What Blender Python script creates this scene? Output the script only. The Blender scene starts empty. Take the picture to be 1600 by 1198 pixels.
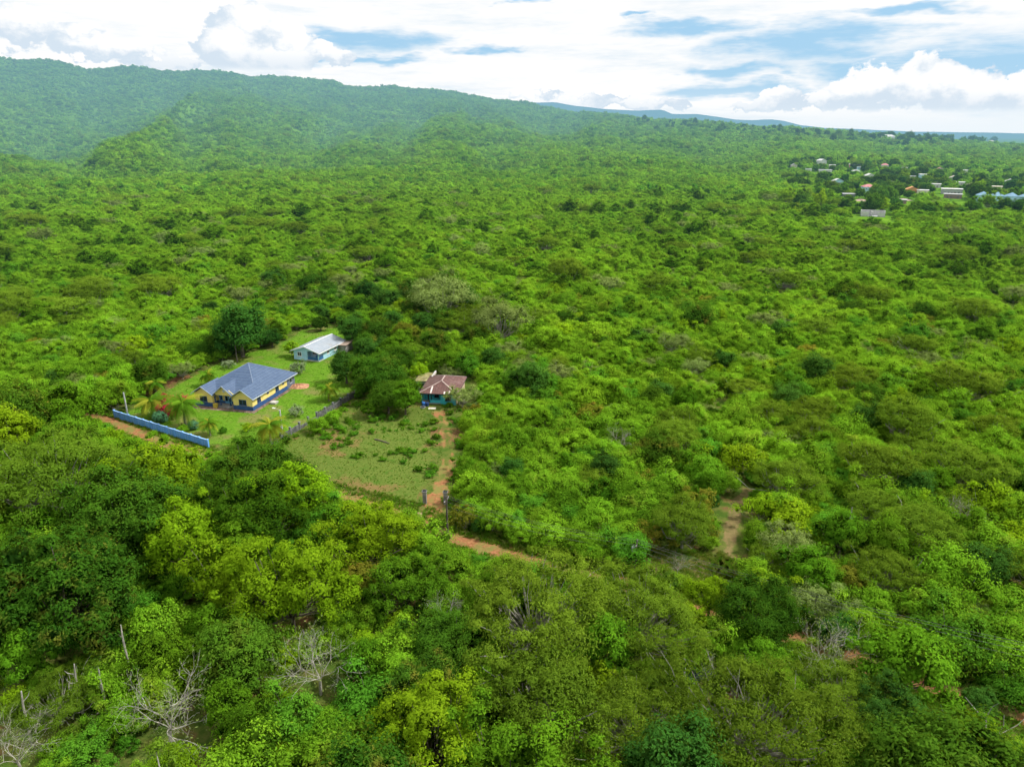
import bpy, math, random
import numpy as np
from mathutils import Vector, Matrix
random.seed(7); RNG = np.random.default_rng(7)
PI = math.pi
scene = bpy.context.scene
COL = scene.collection
# ------------------------------------------------------------------ camera geometry
F, HC, PITCH = 1110.0, 60.0, math.atan(396/1110)
CP, SP = math.cos(PITCH), math.sin(PITCH)
def ray(px, py):
    u = (px-800)/F; v = -(py-599)/F
    return np.array([u, CP+v*SP, -SP+v*CP])
def at(px, py, z=0.0):                       # the world point seen at (px, py) at height z
    d = ray(px, py); t = (z-HC)/d[2]
    return np.array([d[0]*t, d[1]*t, z])
def proj(x, y, z):
    dz = z-HC; d = y*CP-dz*SP; v = y*SP+dz*CP
    return 800+F*x/d, 599-F*v/d, d
# ------------------------------------------------------------------ tagging helpers
def tag(o, label=None, cat=None, group=None, kind=None):
    if label: o['label'] = label
    if cat: o['category'] = cat
    if group: o['group'] = group
    if kind: o['kind'] = kind
    return o
def empty(name, loc=(0, 0, 0), rz=0.0):
    o = bpy.data.objects.new(name, None); COL.objects.link(o)
    o.location = loc; o.rotation_euler = (0, 0, rz); o.empty_display_size = .5
    return o
def link(name, me, parent=None):
    o = bpy.data.objects.new(name, me); COL.objects.link(o)
    if parent: o.parent = parent
    return o
def copy_tree(o, parent=None):
    c = o.copy(); COL.objects.link(c); c.parent = parent
    for ch in o.children: copy_tree(ch, c)
    return c
# ------------------------------------------------------------------ noise
def vnoise(x, y, seed=0):
    xi = np.floor(x).astype(np.int64); yi = np.floor(y).astype(np.int64)
    fx = x-xi; fy = y-yi; fx = fx*fx*(3-2*fx); fy = fy*fy*(3-2*fy)
    def h(a, b):
        n = np.sin(a*127.1+b*311.7+seed*74.7)*43758.5453
        return n-np.floor(n)
    return (h(xi, yi)*(1-fx)+h(xi+1, yi)*fx)*(1-fy)+(h(xi, yi+1)*(1-fx)+h(xi+1, yi+1)*fx)*fy
def fbm(x, y, seed=0, o=4):
    s = 0; a = .5; t = 0
    for i in range(o):
        s = s+a*vnoise(x*2**i, y*2**i, seed+i*13); t += a; a *= .5
    return s/t
def sstep(a, b, x):
    t = np.clip((x-a)/(b-a), 0, 1); return t*t*(3-2*t)
# ------------------------------------------------------------------ terrain heights
SKY = [(-200, 60), (0, 85), (70, 96), (130, 103), (230, 105), (330, 112), (460, 120), (540, 130), (640, 138), (680, 142), (760, 152), (830, 160),
       (900, 174), (1000, 184), (1180, 196), (1320, 207), (1450, 217), (1600, 228), (1800, 240)]
RID = [(-200, 4300), (0, 4300), (330, 4300), (640, 4200), (830, 3900), (900, 3600), (1000, 2900), (1180, 2500), (1320, 2350), (1600, 2300), (1800, 2300)]
def az_of(px): return math.atan2((px-800)/F, CP+SP*.36)
_A, _Z = [], []
for px, py in SKY:
    d = ray(px, py); hd = math.hypot(d[0], d[1]); R = np.interp(px, [a for a, _ in RID], [b for _, b in RID])
    _A.append(math.atan2(d[0], d[1])); _Z.append(HC+d[2]/hd*R-9)
_A = [-2.2]+_A+[1.6]; _Z = [60]+_Z+[0]
_R = [2000]+[np.interp(px, [a for a, _ in RID], [b for _, b in RID]) for px, _ in SKY]+[2300]
def hgt(x, y):
    x = np.asarray(x, float); y = np.asarray(y, float)
    r = np.hypot(x, y); az = np.arctan2(x, y)
    zr = np.interp(az, _A, _Z); zr = zr+np.clip(zr/300, 0, 1)*(fbm(az*26+2, az*0, 75, 4)-.5)*44; R = np.interp(az, _A, _R)
    r0 = np.interp(az, [-.65, -.2, .25], [1150, 1050, 920])
    t = np.clip((r-r0)/(R-r0), 0, 1)
    left = 1-sstep(-.15, .28, az)
    wob = (fbm(x/900+4, y/900, 65, 3)-.5)*1.1
    f1 = 1-np.abs(fbm(az*8.5+wob+3.3, r/2600, 5, 3)-.5)*3.2; f2 = (fbm(x/300+7, y/380, 15, 4)-.5)*2
    spur = np.maximum(zr, 0)*(t*(1-t)*4)**.8*((f1-.6)*.34+f2*.08)
    roll = sstep(430, 1200, r)*(1-t)**.5*(3+11*left)*(fbm(x/260+1, y/240, 25, 4)-.5)*2
    foot = left*(17*np.exp(-((r-1700-300*np.sin(az*5+1))/260)**2)*np.clip(fbm(az*7+4, r/900, 35, 4)*2.2-.7, 0, 1)+22*np.exp(-((r-2350+300*np.sin(az*6))/300)**2)*np.clip(fbm(az*8+9, r/900, 45, 4)*2.2-.7, 0, 1))
    fringe = 1-.96*np.exp(-((t-1)/.13)**2)
    back = sstep(0, 2600, r-R)
    z = zr*t**(1.9+.15*left)*(1-back)+(spur+roll+foot)*fringe*(1-back)+(-14)*back*sstep(0, 9000, r-R)
    return z
def at_terrain(px, py, up=0.0):
    d = ray(px, py); s = np.geomspace(40, 9000, 900)
    for _ in range(3):
        hit = s*d[2]+HC <= hgt(s*d[0], s*d[1])+up
        i = int(np.argmax(hit)) if hit.any() else len(s)-1
        lo, hi = s[max(i-1, 0)], s[i]; s = np.linspace(lo, hi, 60)
    p = d*hi
    return np.array([p[0], p[1], float(hgt(p[0], p[1]))])
# ------------------------------------------------------------------ materials
class NT:
    def __init__(s, m): s.t = m.node_tree; s.t.nodes.clear()
    def n(s, ty, **kw):
        o = s.t.nodes.new(ty)
        for k, v in kw.items():
            if k == 'in_':
                for a, b in v.items():
                    if isinstance(b, bpy.types.NodeSocket): s.t.links.new(b, o.inputs[a])
                    else: o.inputs[a].default_value = b
            else: setattr(o, k, v)
        return o
    def math(s, op, a, b=0.0, clamp=False):
        o = s.n('ShaderNodeMath', operation=op, use_clamp=clamp, in_={0: a, 1: b}); return o.outputs[0]
    def mix(s, f, a, b, bt='MIX'):
        o = s.n('ShaderNodeMix', data_type='RGBA', blend_type=bt, clamp_factor=True)
        for i, v in ((0, f), (6, a), (7, b)):
            if isinstance(v, bpy.types.NodeSocket): s.t.links.new(v, o.inputs[i])
            else: o.inputs[i].default_value = v if i == 0 else (*v, 1)
        return o.outputs[2]
    def noise(s, vec, scale, detail=3, rough=.55):
        return s.n('ShaderNodeTexNoise', in_={'Vector': vec, 'Scale': scale, 'Detail': detail, 'Roughness': rough})
    def maprange(s, v, a, b, c=0.0, d=1.0, smooth=True):
        return s.n('ShaderNodeMapRange', interpolation_type='SMOOTHSTEP' if smooth else 'LINEAR', in_={0: v, 1: a, 2: b, 3: c, 4: d}).outputs[0]
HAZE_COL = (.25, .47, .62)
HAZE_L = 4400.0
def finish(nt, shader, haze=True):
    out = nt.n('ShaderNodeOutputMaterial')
    if haze:                                   # haze painted in as surface emission, growing with ground distance from the camera's foot
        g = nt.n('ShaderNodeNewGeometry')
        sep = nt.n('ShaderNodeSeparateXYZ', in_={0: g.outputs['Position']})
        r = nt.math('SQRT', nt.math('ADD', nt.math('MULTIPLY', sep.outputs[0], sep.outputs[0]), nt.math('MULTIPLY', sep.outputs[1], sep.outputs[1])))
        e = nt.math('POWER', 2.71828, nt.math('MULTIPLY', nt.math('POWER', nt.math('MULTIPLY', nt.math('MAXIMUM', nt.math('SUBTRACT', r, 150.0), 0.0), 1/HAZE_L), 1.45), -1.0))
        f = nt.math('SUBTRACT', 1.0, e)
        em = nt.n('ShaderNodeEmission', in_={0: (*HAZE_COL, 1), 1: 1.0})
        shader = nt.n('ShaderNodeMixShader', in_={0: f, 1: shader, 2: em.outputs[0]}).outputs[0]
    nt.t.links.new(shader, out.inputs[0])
def newmat(name):
    m = bpy.data.materials.new(name); m.use_nodes = True
    return m, NT(m)
def plain(name, col, var=.12, scale=2.0, rough=.8, stain=None, haze=False, bump=0.0, metallic=0.0):
    m, nt = newmat(name)
    tc = nt.n('ShaderNodeTexCoord').outputs['Object']
    n1 = nt.noise(tc, scale, 4).outputs[0]; n2 = nt.noise(tc, scale*7, 3).outputs[0]
    v = nt.math('ADD', nt.math('MULTIPLY', n1, .65), nt.math('MULTIPLY', n2, .35))
    dark = tuple(c*(1-2*var) for c in col); lite = tuple(min(1, c*(1+2*var)) for c in col)
    c = nt.mix(nt.maprange(v, .3, .7), dark, lite)
    if stain:
        sc = nt.n('ShaderNodeMapping', in_={0: tc, 3: (1, 1, .25)}).outputs[0]
        s = nt.noise(sc, scale*1.7, 5, .65).outputs[0]
        c = nt.mix(nt.maprange(s, .5, .75, 0, .8), c, stain)
    b = nt.n('ShaderNodeBsdfPrincipled', in_={'Base Color': c, 'Roughness': rough, 'Metallic': metallic, 'Specular IOR Level': .3})
    if bump:
        bp = nt.n('ShaderNodeBump', in_={'Strength': bump, 'Distance': .05, 'Height': n2}); nt.t.links.new(bp.outputs[0], b.inputs['Normal'])
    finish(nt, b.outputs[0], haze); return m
def leafmat(name, c0, c1, flush=None, flushamt=0.0, trans=.35, dark=.35, patch=.25):
    """leaf colours c0 (old, painted cloud shade) to c1 (young), varied per leaf tuft, per tree and over the land"""
    trans = min(.55, trans+.12)
    m, nt = newmat(name)
    at_ = nt.n('ShaderNodeAttribute', attribute_name='tint').outputs['Fac']
    oi = nt.n('ShaderNodeObjectInfo').outputs['Random']
    pos = nt.n('ShaderNodeNewGeometry').outputs['Position']
    big = nt.noise(pos, .018, 3).outputs[0]
    f = nt.math('ADD', nt.math('MULTIPLY', at_, .62), nt.math('MULTIPLY', oi, .38))
    wide = nt.noise(pos, .0045, 3).outputs[0]  # broad patches that paint cloud shadow into the leaf colour
    f = nt.math('ADD', f, nt.math('ADD', nt.math('MULTIPLY', nt.math('SUBTRACT', big, .5), .8), nt.math('MULTIPLY', nt.math('SUBTRACT', wide, .5), 1.1)), clamp=True)
    c = nt.mix(f, c0, c1)
    if flush:
        oi2 = nt.math('FRACT', nt.math('MULTIPLY', oi, 7.31))
        fl = nt.noise(pos, .33, 3).outputs[0]
        ff = nt.math('MULTIPLY', nt.maprange(fl, .52, .72), nt.math('MULTIPLY', nt.maprange(oi2, .15, 1.0), flushamt))
        c = nt.mix(ff, c, flush)
    oi3 = nt.math('FRACT', nt.math('MULTIPLY', oi, 13.7))
    hs = nt.n('ShaderNodeHueSaturation', in_={'Hue': nt.math('ADD', .493, nt.math('MULTIPLY', oi3, .014)), 'Saturation': 1.0,
              'Value': nt.math('ADD', 1.0, nt.math('MULTIPLY', nt.math('FRACT', nt.math('MULTIPLY', oi, 3.77)), .5)), 'Color': c}).outputs[0]
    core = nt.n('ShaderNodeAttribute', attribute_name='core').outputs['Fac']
    hs = nt.mix(nt.math('MULTIPLY', core, .7), hs, (.010, .030, .005))  # shade between the lobes painted in: inner core leaves turned near-black
    d = nt.n('ShaderNodeBsdfDiffuse', in_={0: hs})
    t = nt.n('ShaderNodeBsdfTranslucent', in_={0: nt.mix(.5, hs, (.16, .24, .01), 'MIX')})
    s = nt.n('ShaderNodeMixShader', in_={0: trans, 1: d.outputs[0], 2: t.outputs[0]})
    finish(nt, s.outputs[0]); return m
MAT = {}
MAT['mango'] = leafmat('mango_leaf', (.018, .072, .008), (.092, .215, .014), (.34, .24, .04), .6, trans=.28)
MAT['dark'] = leafmat('dark_leaf', (.022, .082, .014), (.072, .195, .023), trans=.25)
MAT['bright'] = leafmat('bright_leaf', (.042, .135, .009), (.155, .330, .014), trans=.35)
MAT['lime'] = leafmat('lime_leaf', (.125, .260, .007), (.330, .510, .018), trans=.4)
MAT['orange'] = leafmat('orange_leaf', (.085, .140, .014), (.300, .270, .03), (.36, .20, .04), .6, trans=.35)
MAT['olive'] = leafmat('olive_leaf', (.080, .165, .014), (.235, .370, .028), trans=.4)
MAT['scrub'] = leafmat('scrub_leaf', (.082, .225, .013), (.285, .530, .026), (.36, .36, .05), .5, trans=.36)
MAT['scrubdark'] = leafmat('scrub_dark_leaf', (.045, .165, .014), (.145, .370, .024), trans=.3)
MAT['grey'] = leafmat('grey_leaf', (.140, .210, .055), (.300, .390, .110), trans=.35)
MAT['weed'] = leafmat('weed_leaf', (.06, .17, .012), (.150, .330, .018), trans=.3)
MAT['teal'] = leafmat('teal_leaf', (.050, .170, .080), (.140, .320, .17), trans=.2)
MAT['magenta'] = leafmat('magenta_bract', (.24, .012, .035), (.55, .022, .08), trans=.3)
MAT['silver'] = leafmat('silver_leaf', (.14, .21, .09), (.42, .50, .30), trans=.25)
MAT['palm'] = leafmat('palm_leaf', (.075, .19, .014), (.210, .36, .02), trans=.35)
MAT['palmyellow'] = leafmat('palm_yellow_leaf', (.20, .25, .02), (.46, .42, .05), trans=.35)
MAT['grassblade'] = leafmat('grass_blade', (.075, .19, .01), (.20, .37, .015), trans=.35)
MAT['dryblade'] = leafmat('dry_blade', (.16, .20, .035), (.32, .34, .07), trans=.3)
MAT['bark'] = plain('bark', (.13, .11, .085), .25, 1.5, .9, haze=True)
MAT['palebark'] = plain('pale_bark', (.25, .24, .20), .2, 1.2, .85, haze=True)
MAT['whitebark'] = plain('white_bark', (.33, .315, .27), .25, 1.2, .85)
MAT['palmbark'] = plain('palm_bark', (.27, .24, .18), .2, 2, .9)

def groundcol(nt, pos):
    """reddish soil with dry and green grass over it"""
    n1 = nt.noise(pos, .05, 5, .6).outputs[0]; n2 = nt.noise(pos, .4, 5, .65).outputs[0]; n3 = nt.noise(pos, 3.0, 3).outputs[0]
    g = nt.mix(nt.maprange(n2, .35, .65), (.055, .105, .016), (.13, .145, .035))
    s = nt.mix(nt.maprange(n3, .3, .7), (.12, .065, .035), (.21, .11, .055))
    m = nt.math('ADD', nt.math('MULTIPLY', n1, .6), nt.math('MULTIPLY', n2, .4))
    return nt.mix(nt.maprange(m, .52, .64), g, s)
def groundmat():
    m, nt = newmat('ground_soil')
    pos = nt.n('ShaderNodeNewGeometry').outputs['Position']
    c = groundcol(nt, pos)
    sep = nt.n('ShaderNodeSeparateXYZ', in_={0: pos})
    r = nt.math('SQRT', nt.math('ADD', nt.math('POWER', sep.outputs[0], 2), nt.math('POWER', sep.outputs[1], 2)))
    f1 = nt.noise(pos, .012, 6, .7).outputs[0]; f2 = nt.noise(pos, .07, 4, .7).outputs[0]
    far = nt.mix(nt.maprange(nt.math('ADD', nt.math('MULTIPLY', f1, .5), nt.math('MULTIPLY', f2, .5)), .36, .62), (.035, .10, .012), (.13, .26, .018))
    c = nt.mix(nt.maprange(r, 260, 420), c, far)
    b = nt.n('ShaderNodeBsdfDiffuse', in_={0: c})
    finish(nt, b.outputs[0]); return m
def sheetmat(name, build):
    m, nt = newmat(name)
    pos = nt.n('ShaderNodeNewGeometry').outputs['Position']
    c = build(nt, pos)
    e = nt.n('ShaderNodeAttribute', attribute_name='edge').outputs['Fac']
    n = nt.noise(pos, .9, 5, .7).outputs[0]
    f = nt.maprange(nt.math('ADD', e, nt.math('MULTIPLY', nt.math('SUBTRACT', n, .5), 1.3)), .15, .6)
    c = nt.mix(f, groundcol(nt, pos), c)
    h = nt.noise(pos, 5, 4, .7).outputs[0]
    bp = nt.n('ShaderNodeBump', in_={'Strength': .5, 'Distance': .12, 'Height': h})
    b = nt.n('ShaderNodeBsdfDiffuse', in_={0: c, 'Normal': bp.outputs[0]})
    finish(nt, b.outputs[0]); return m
def lawn_c(nt, pos):
    a = nt.noise(pos, .12, 4).outputs[0]; b = nt.noise(pos, 1.6, 5, .7).outputs[0]
    c = nt.mix(nt.maprange(b, .3, .7), (.062, .155, .012), (.125, .245, .020))
    c = nt.mix(nt.maprange(nt.noise(pos, .35, 5, .7).outputs[0], .5, .66, 0, .6), c, (.15, .20, .035))
    return nt.mix(nt.maprange(a, .5, .66, 0, .8), c, (.17, .165, .055))
def field_c(nt, pos):
    a = nt.noise(pos, .10, 5, .65).outputs[0]; b = nt.noise(pos, .55, 5, .7).outputs[0]; d = nt.noise(pos, 2.6, 4, .7).outputs[0]
    c = nt.mix(nt.maprange(d, .3, .7), (.070, .112, .018), (.130, .172, .036))
    c = nt.mix(nt.maprange(b, .52, .64, 0, .8), c, (.06, .125, .016))
    return nt.mix(nt.maprange(a, .53, .64, 0, .8), c, (.20, .125, .055))
def road_c(nt, pos):
    a = nt.noise(pos, .35, 5, .7).outputs[0]; b = nt.noise(pos, 2.2, 5, .7).outputs[0]
    c = nt.mix(nt.maprange(b, .3, .7), (.20, .085, .038), (.36, .175, .085))
    return nt.mix(nt.maprange(a, .42, .60, 0, .9), c, (.17, .175, .05))
def dirt_c(nt, pos):
    a = nt.noise(pos, .5, 5, .7).outputs[0]
    return nt.mix(nt.maprange(a, .35, .65), (.12, .115, .04), (.23, .165, .08))
MAT['ground'] = groundmat()
MAT['lawn'] = sheetmat('lawn_grass', lawn_c); MAT['field'] = sheetmat('rough_field', field_c)
MAT['road'] = sheetmat('red_soil_road', road_c); MAT['drive'] = sheetmat('dry_drive', lambda nt, pos: nt.mix(nt.maprange(nt.noise(pos, .8, 5, .7).outputs[0], .35, .65), (.135, .135, .035), (.215, .185, .05)))
MAT['dirt'] = sheetmat('dry_path', dirt_c)
# ------------------------------------------------------------------ mesh builder
class MB:
    def __init__(s): s.v = []; s.f = []; s.m = []
    def poly(s, pts, m=0):
        b = len(s.v); s.v += [tuple(map(float, p)) for p in pts]; s.f.append(tuple(range(b, b+len(pts)))); s.m.append(m); return s
    def box(s, x0, x1, y0, y1, z0, z1, m=0):
        P = [(x0, y0, z0), (x1, y0, z0), (x1, y1, z0), (x0, y1, z0), (x0, y0, z1), (x1, y0, z1), (x1, y1, z1), (x0, y1, z1)]
        b = len(s.v); s.v += P
        for q in ((0, 3, 2, 1), (4, 5, 6, 7), (0, 1, 5, 4), (1, 2, 6, 5), (2, 3, 7, 6), (3, 0, 4, 7)): s.f.append(tuple(b+i for i in q)); s.m.append(m)
        return s
    def prism(s, pts, y0, y1, m=0):            # polygon in XZ pushed along Y
        n = len(pts); b = len(s.v)
        s.v += [(x, y0, z) for x, z in pts]+[(x, y1, z) for x, z in pts]
        s.f.append(tuple(b+i for i in range(n))); s.m.append(m); s.f.append(tuple(b+n+i for i in reversed(range(n)))); s.m.append(m)
        for i in range(n):
            j = (i+1) % n; s.f.append((b+i, b+n+i, b+n+j, b+j)); s.m.append(m)
        return s
    def slab(s, pts, th, m=0):                 # polygon in 3-D with thickness downward
        n = len(pts); b = len(s.v)
        s.v += [tuple(p) for p in pts]+[(p[0], p[1], p[2]-th) for p in pts]
        s.f.append(tuple(b+i for i in range(n))); s.m.append(m); s.f.append(tuple(b+n+i for i in reversed(range(n)))); s.m.append(m)
        for i in range(n):
            j = (i+1) % n; s.f.append((b+i, b+n+i, b+n+j, b+j)); s.m.append(m)
        return s
    def tube(s, pts, rad, sides=6, m=0, cap=True):
        pts = [np.array(p, float) for p in pts]; n = len(pts)
        if not hasattr(rad, '__len__'): rad = [rad]*n
        b = len(s.v)
        for i, p in enumerate(pts):
            d = pts[min(i+1, n-1)]-pts[max(i-1, 0)]; d = d/(np.linalg.norm(d)+1e-9)
            a = np.array([0, 0, 1.]) if abs(d[2]) < .9 else np.array([1., 0, 0])
            u = np.cross(d, a); u /= np.linalg.norm(u); w = np.cross(d, u)
            for k in range(sides):
                t = 2*PI*k/sides; s.v.append(tuple(p+(u*math.cos(t)+w*math.sin(t))*rad[i]))
        for i in range(n-1):
            for k in range(sides):
                k2 = (k+1) % sides
                s.f.append((b+i*sides+k, b+i*sides+k2, b+(i+1)*sides+k2, b+(i+1)*sides+k)); s.m.append(m)
        if cap:
            s.f.append(tuple(b+k for k in reversed(range(sides)))); s.m.append(m)
            s.f.append(tuple(b+(n-1)*sides+k for k in range(sides))); s.m.append(m)
        return s
    def dome(s, c, r, rz, m=0, seg=8, rings=4, low=0.0):
        b = len(s.v)
        for i in range(rings+1):
            e = low+(PI/2-low)*i/rings
            for k in range(seg):
                t = 2*PI*k/seg; s.v.append((c[0]+r*math.cos(e)*math.cos(t), c[1]+r*math.cos(e)*math.sin(t), c[2]+rz*math.sin(e)))
        for i in range(rings):
            for k in range(seg):
                k2 = (k+1) % seg; s.f.append((b+i*seg+k, b+i*seg+k2, b+(i+1)*seg+k2, b+(i+1)*seg+k)); s.m.append(m)
        return s
    def mesh(s, name, mats):
        me = bpy.data.meshes.new(name); me.from_pydata(s.v, [], s.f)
        for m in (mats if isinstance(mats, (list, tuple)) else [mats]): me.materials.append(m)
        me.polygons.foreach_set('material_index', s.m); me.validate(); me.update(); return me
    def build(s, name, mats, parent=None): return link(name, s.mesh(name, mats), parent)
# ------------------------------------------------------------------ foliage meshes
def unit(a): return a/(np.linalg.norm(a, axis=-1, keepdims=True)+1e-9)
def leaves_mesh(name, c, n, L, W, tint, core, mats, extra=None, mat=0, fold=.12):
    """one folded diamond per leaf: centres c, normals n, lengths L, widths W"""
    N = len(c); rnd = RNG.normal(size=(N, 3)); u = unit(np.cross(n, rnd)); w = np.cross(n, u)
    L = L[:, None]; W = W[:, None]
    drop = -n*L*fold
    V = np.stack([c-u*L*.5+drop, c+w*W*.5, c+u*L*.5+drop, c-w*W*.5], 1).reshape(-1, 3)
    nv, nf = N*4, N; ev, ef, em = [], [], []
    if extra is not None: ev, ef, em = extra.v, extra.f, extra.m
    me = bpy.data.meshes.new(name)
    if ev: V = np.concatenate([V, np.array(ev)])
    loops = list(np.arange(N*4)); tot = [4]*N; mi = [mat]*N
    for f, m in zip(ef, em): loops += [nv+i for i in f]; tot.append(len(f)); mi.append(m)
    me.vertices.add(len(V)); me.vertices.foreach_set('co', V.ravel())
    me.loops.add(len(loops)); me.loops.foreach_set('vertex_index', loops)
    me.polygons.add(len(tot)); st = np.concatenate([[0], np.cumsum(tot)[:-1]])
    me.polygons.foreach_set('loop_start', st.astype(int)); me.polygons.foreach_set('loop_total', tot); me.polygons.foreach_set('material_index', mi)
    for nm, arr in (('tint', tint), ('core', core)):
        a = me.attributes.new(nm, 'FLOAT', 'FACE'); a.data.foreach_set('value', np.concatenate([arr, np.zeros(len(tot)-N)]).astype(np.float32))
    for m in mats: me.materials.append(m)
    me.update(calc_edges=True); return me
def crown_arrays(R, zc, zs, nl, lobe, lz, nt, nl_t, leaf, asp, up=.45, spread=.30, ragged=.22, low=-.35, coren=30, holes=0.0, skew=0.0, irregular=.18):
    """lobes over an ellipsoid (R, R*zs) at height zc; tufts over each lobe; leaves round each tuft"""
    i = np.arange(nl)+.5; ph = i*2.39996+RNG.uniform(0, 6); zz = low+(1-low)*(i/nl); zz = np.clip(zz+RNG.normal(size=nl)*.06, low, 1)
    q = np.sqrt(np.clip(1-zz**2, 0, 1)); dirs = np.stack([q*np.cos(ph), q*np.sin(ph), zz], 1)
    prof = 1+irregular*np.sin(ph*2+RNG.uniform(0, 6))+irregular*.7*np.sin(ph*3+RNG.uniform(0, 6))
    rr = (1-lobe)*(1+RNG.normal(size=nl)*ragged*.7)*prof
    keep = RNG.random(nl) > holes
    lc = dirs*rr[:, None]*R*np.array([1, 1, zs]); lc[:, 2] += zc; lc[:, 0] += skew*(lc[:, 2]-zc)
    lc = lc[keep]; dirs = dirs[keep]; nlk = len(lc)
    lr = lobe*R*RNG.choice([.55, .8, 1.0, 1.25, 1.5], nlk)*RNG.uniform(.88, 1.12, nlk)
    lt = RNG.random(nlk)
    # tufts
    td = unit(RNG.normal(size=(nlk, nt, 3))+dirs[:, None, :]*.7+np.array([0, 0, up]))
    tr = RNG.uniform(.72, 1.12, (nlk, nt, 1))
    tc = lc[:, None, :]+td*tr*lr[:, None, None]*np.array([1, 1, lz])
    tt = RNG.random((nlk, nt))
    tc = tc.reshape(-1, 3); td = td.reshape(-1, 3); ltt = np.repeat(lt, nt); ttt = tt.ravel(); lrr = np.repeat(lr, nt)
    # leaves
    NT_ = len(tc)
    off = RNG.normal(size=(NT_, nl_t, 3)); off *= (spread*lrr)[:, None, None]*np.array([1, 1, .7])
    c = (tc[:, None, :]+off).reshape(-1, 3)
    n = unit(np.repeat(td, nl_t, 0)*.8+np.array([0, 0, up*.8])+RNG.normal(size=(len(c), 3))*.34+unit(off.reshape(-1, 3))*.35)
    L = leaf*RNG.uniform(.5, 1.45, len(c)); W = L*asp*RNG.uniform(.8, 1.2, len(c))
    tint = .35*np.repeat(ltt, nl_t)+.4*np.repeat(ttt, nl_t)+.25*RNG.random(len(c))
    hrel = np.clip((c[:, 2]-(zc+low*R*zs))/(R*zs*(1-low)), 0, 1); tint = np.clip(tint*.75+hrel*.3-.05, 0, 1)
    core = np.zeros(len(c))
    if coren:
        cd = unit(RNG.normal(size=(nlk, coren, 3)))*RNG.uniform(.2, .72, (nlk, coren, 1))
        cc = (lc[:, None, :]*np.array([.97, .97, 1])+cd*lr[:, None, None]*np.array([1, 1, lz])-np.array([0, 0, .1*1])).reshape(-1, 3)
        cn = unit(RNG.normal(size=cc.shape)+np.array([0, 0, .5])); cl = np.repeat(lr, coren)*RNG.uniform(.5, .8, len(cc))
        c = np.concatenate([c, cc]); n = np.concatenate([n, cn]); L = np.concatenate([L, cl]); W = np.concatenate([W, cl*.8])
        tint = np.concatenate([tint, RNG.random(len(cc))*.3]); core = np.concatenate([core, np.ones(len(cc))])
    return c, n, L, W, tint, core, lc, lr
def limbs(lc, base_r, fork_z, zc, sides=5, wob=.25, frac=1.0, multi=False):
    mb = MB(); top = np.array([RNG.normal()*.15, RNG.normal()*.15, fork_z])
    if not multi: mb.tube([(0, 0, -.4), (top[0]*.4, top[1]*.4, fork_z*.5), top], [base_r*1.25, base_r, base_r*.85], sides+2)
    order = RNG.permutation(len(lc))[:max(3, int(len(lc)*frac))]
    for k in order:
        e = lc[k]; st = top if not multi else np.array([RNG.normal()*.25, RNG.normal()*.25, -.2])
        mid = st*.5+e*.5+np.array([e[0]*.10, e[1]*.10, -.12*abs(e[2]-fork_z)])+RNG.normal(size=3)*wob
        q1 = st*.75+mid*.25+RNG.normal(size=3)*wob*.4
        r0 = base_r*RNG.uniform(.28, .5)
        mb.tube([st, q1, mid, mid*.45+e*.55+RNG.normal(size=3)*wob*.6, e], [r0, r0*.85, r0*.6, r0*.4, r0*.15], sides, cap=False)
    return mb
def bare_branches(R, H, n0=7, depth=4, flat=.55, fork=.28):
    """an open leafless crown: branches fork outward from low on the trunk"""
    mb = MB(); tips = []
    fz = H*fork; mb.tube([(0, 0, -.4), (.1, 0, fz*.5), (0, .1, fz)], [.022*H*1.3, .022*H, .018*H], 7)
    def grow(p, d, L, r, k):
        pts = [p]; q = p.copy(); dd = d.copy(); m = 4
        for i in range(m):
            dd = unit(dd+RNG.normal(size=3)*.16+np.array([0, 0, .05 if k > 1 else -.02])); q = q+dd*L/m; pts.append(q.copy())
        mb.tube(pts, list(np.linspace(r, r*.55, m+1)), 5 if k > 1 else 3, cap=False)
        if k <= 0: tips.append(q); return
        for j in range(3 if k > 1 else 3):
            a = unit(dd+RNG.normal(size=3)*.52*np.array([1, 1, .7])); grow(q, a, L*RNG.uniform(.55, .85), r*.55, k-1)
        if k >= 1:
            a = unit(dd+RNG.normal(size=3)*.8); grow(pts[2], a, L*.6, r*.42, k-1)
    for i in range(n0):
        t = 2*PI*i/n0+RNG.normal()*.25; e = RNG.uniform(.25, 1.0)
        d = unit(np.array([math.cos(t)*(1-flat*e*.6), math.sin(t)*(1-flat*e*.6), .35+e*.75]))
        grow(np.array([0, .1, fz*RNG.uniform(.8, 1.0)]), d, R*.46*RNG.uniform(.8, 1.1), .0074*H, depth-1)
    return mb, np.array(tips)
# prototypes: name -> (crown mesh, trunk mesh, crown radius, crown centre height, top height)
PROTO = {}
def proto(name, matname, bark, R, zc, zs, nl, lobe, lz, nt, nlt, leaf, asp, fork, base_r, frac=1.0, multi=False, wob=.25, **kw):
    c, n, L, W, ti, co, lc, lr = crown_arrays(R, zc, zs, nl, lobe, lz, nt, nlt, leaf, asp, **kw)
    cm = leaves_mesh(name+'_crown', c, n, L, W, ti, co, [MAT[matname]])
    tm = limbs(lc, base_r, fork, zc, frac=frac, multi=multi, wob=wob).mesh(name+'_trunk', MAT[bark])
    PROTO[name] = (cm, tm, R, zc, zc+R*zs)
for k in range(3):
    proto(f'mango{k}', 'mango', 'bark', 5.2, 5.4, .86, 50, .26, .85, 28, 13, .38, .42, 2.2, .34, frac=.5, irregular=.12, low=-.55)
for k in range(2):
    proto(f'dark{k}', 'dark', 'bark', 4.2, 4.8, .92, 38, .27, .85, 26, 12, .33, .45, 2.0, .28, frac=.5, irregular=.08, low=-.6)
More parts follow.
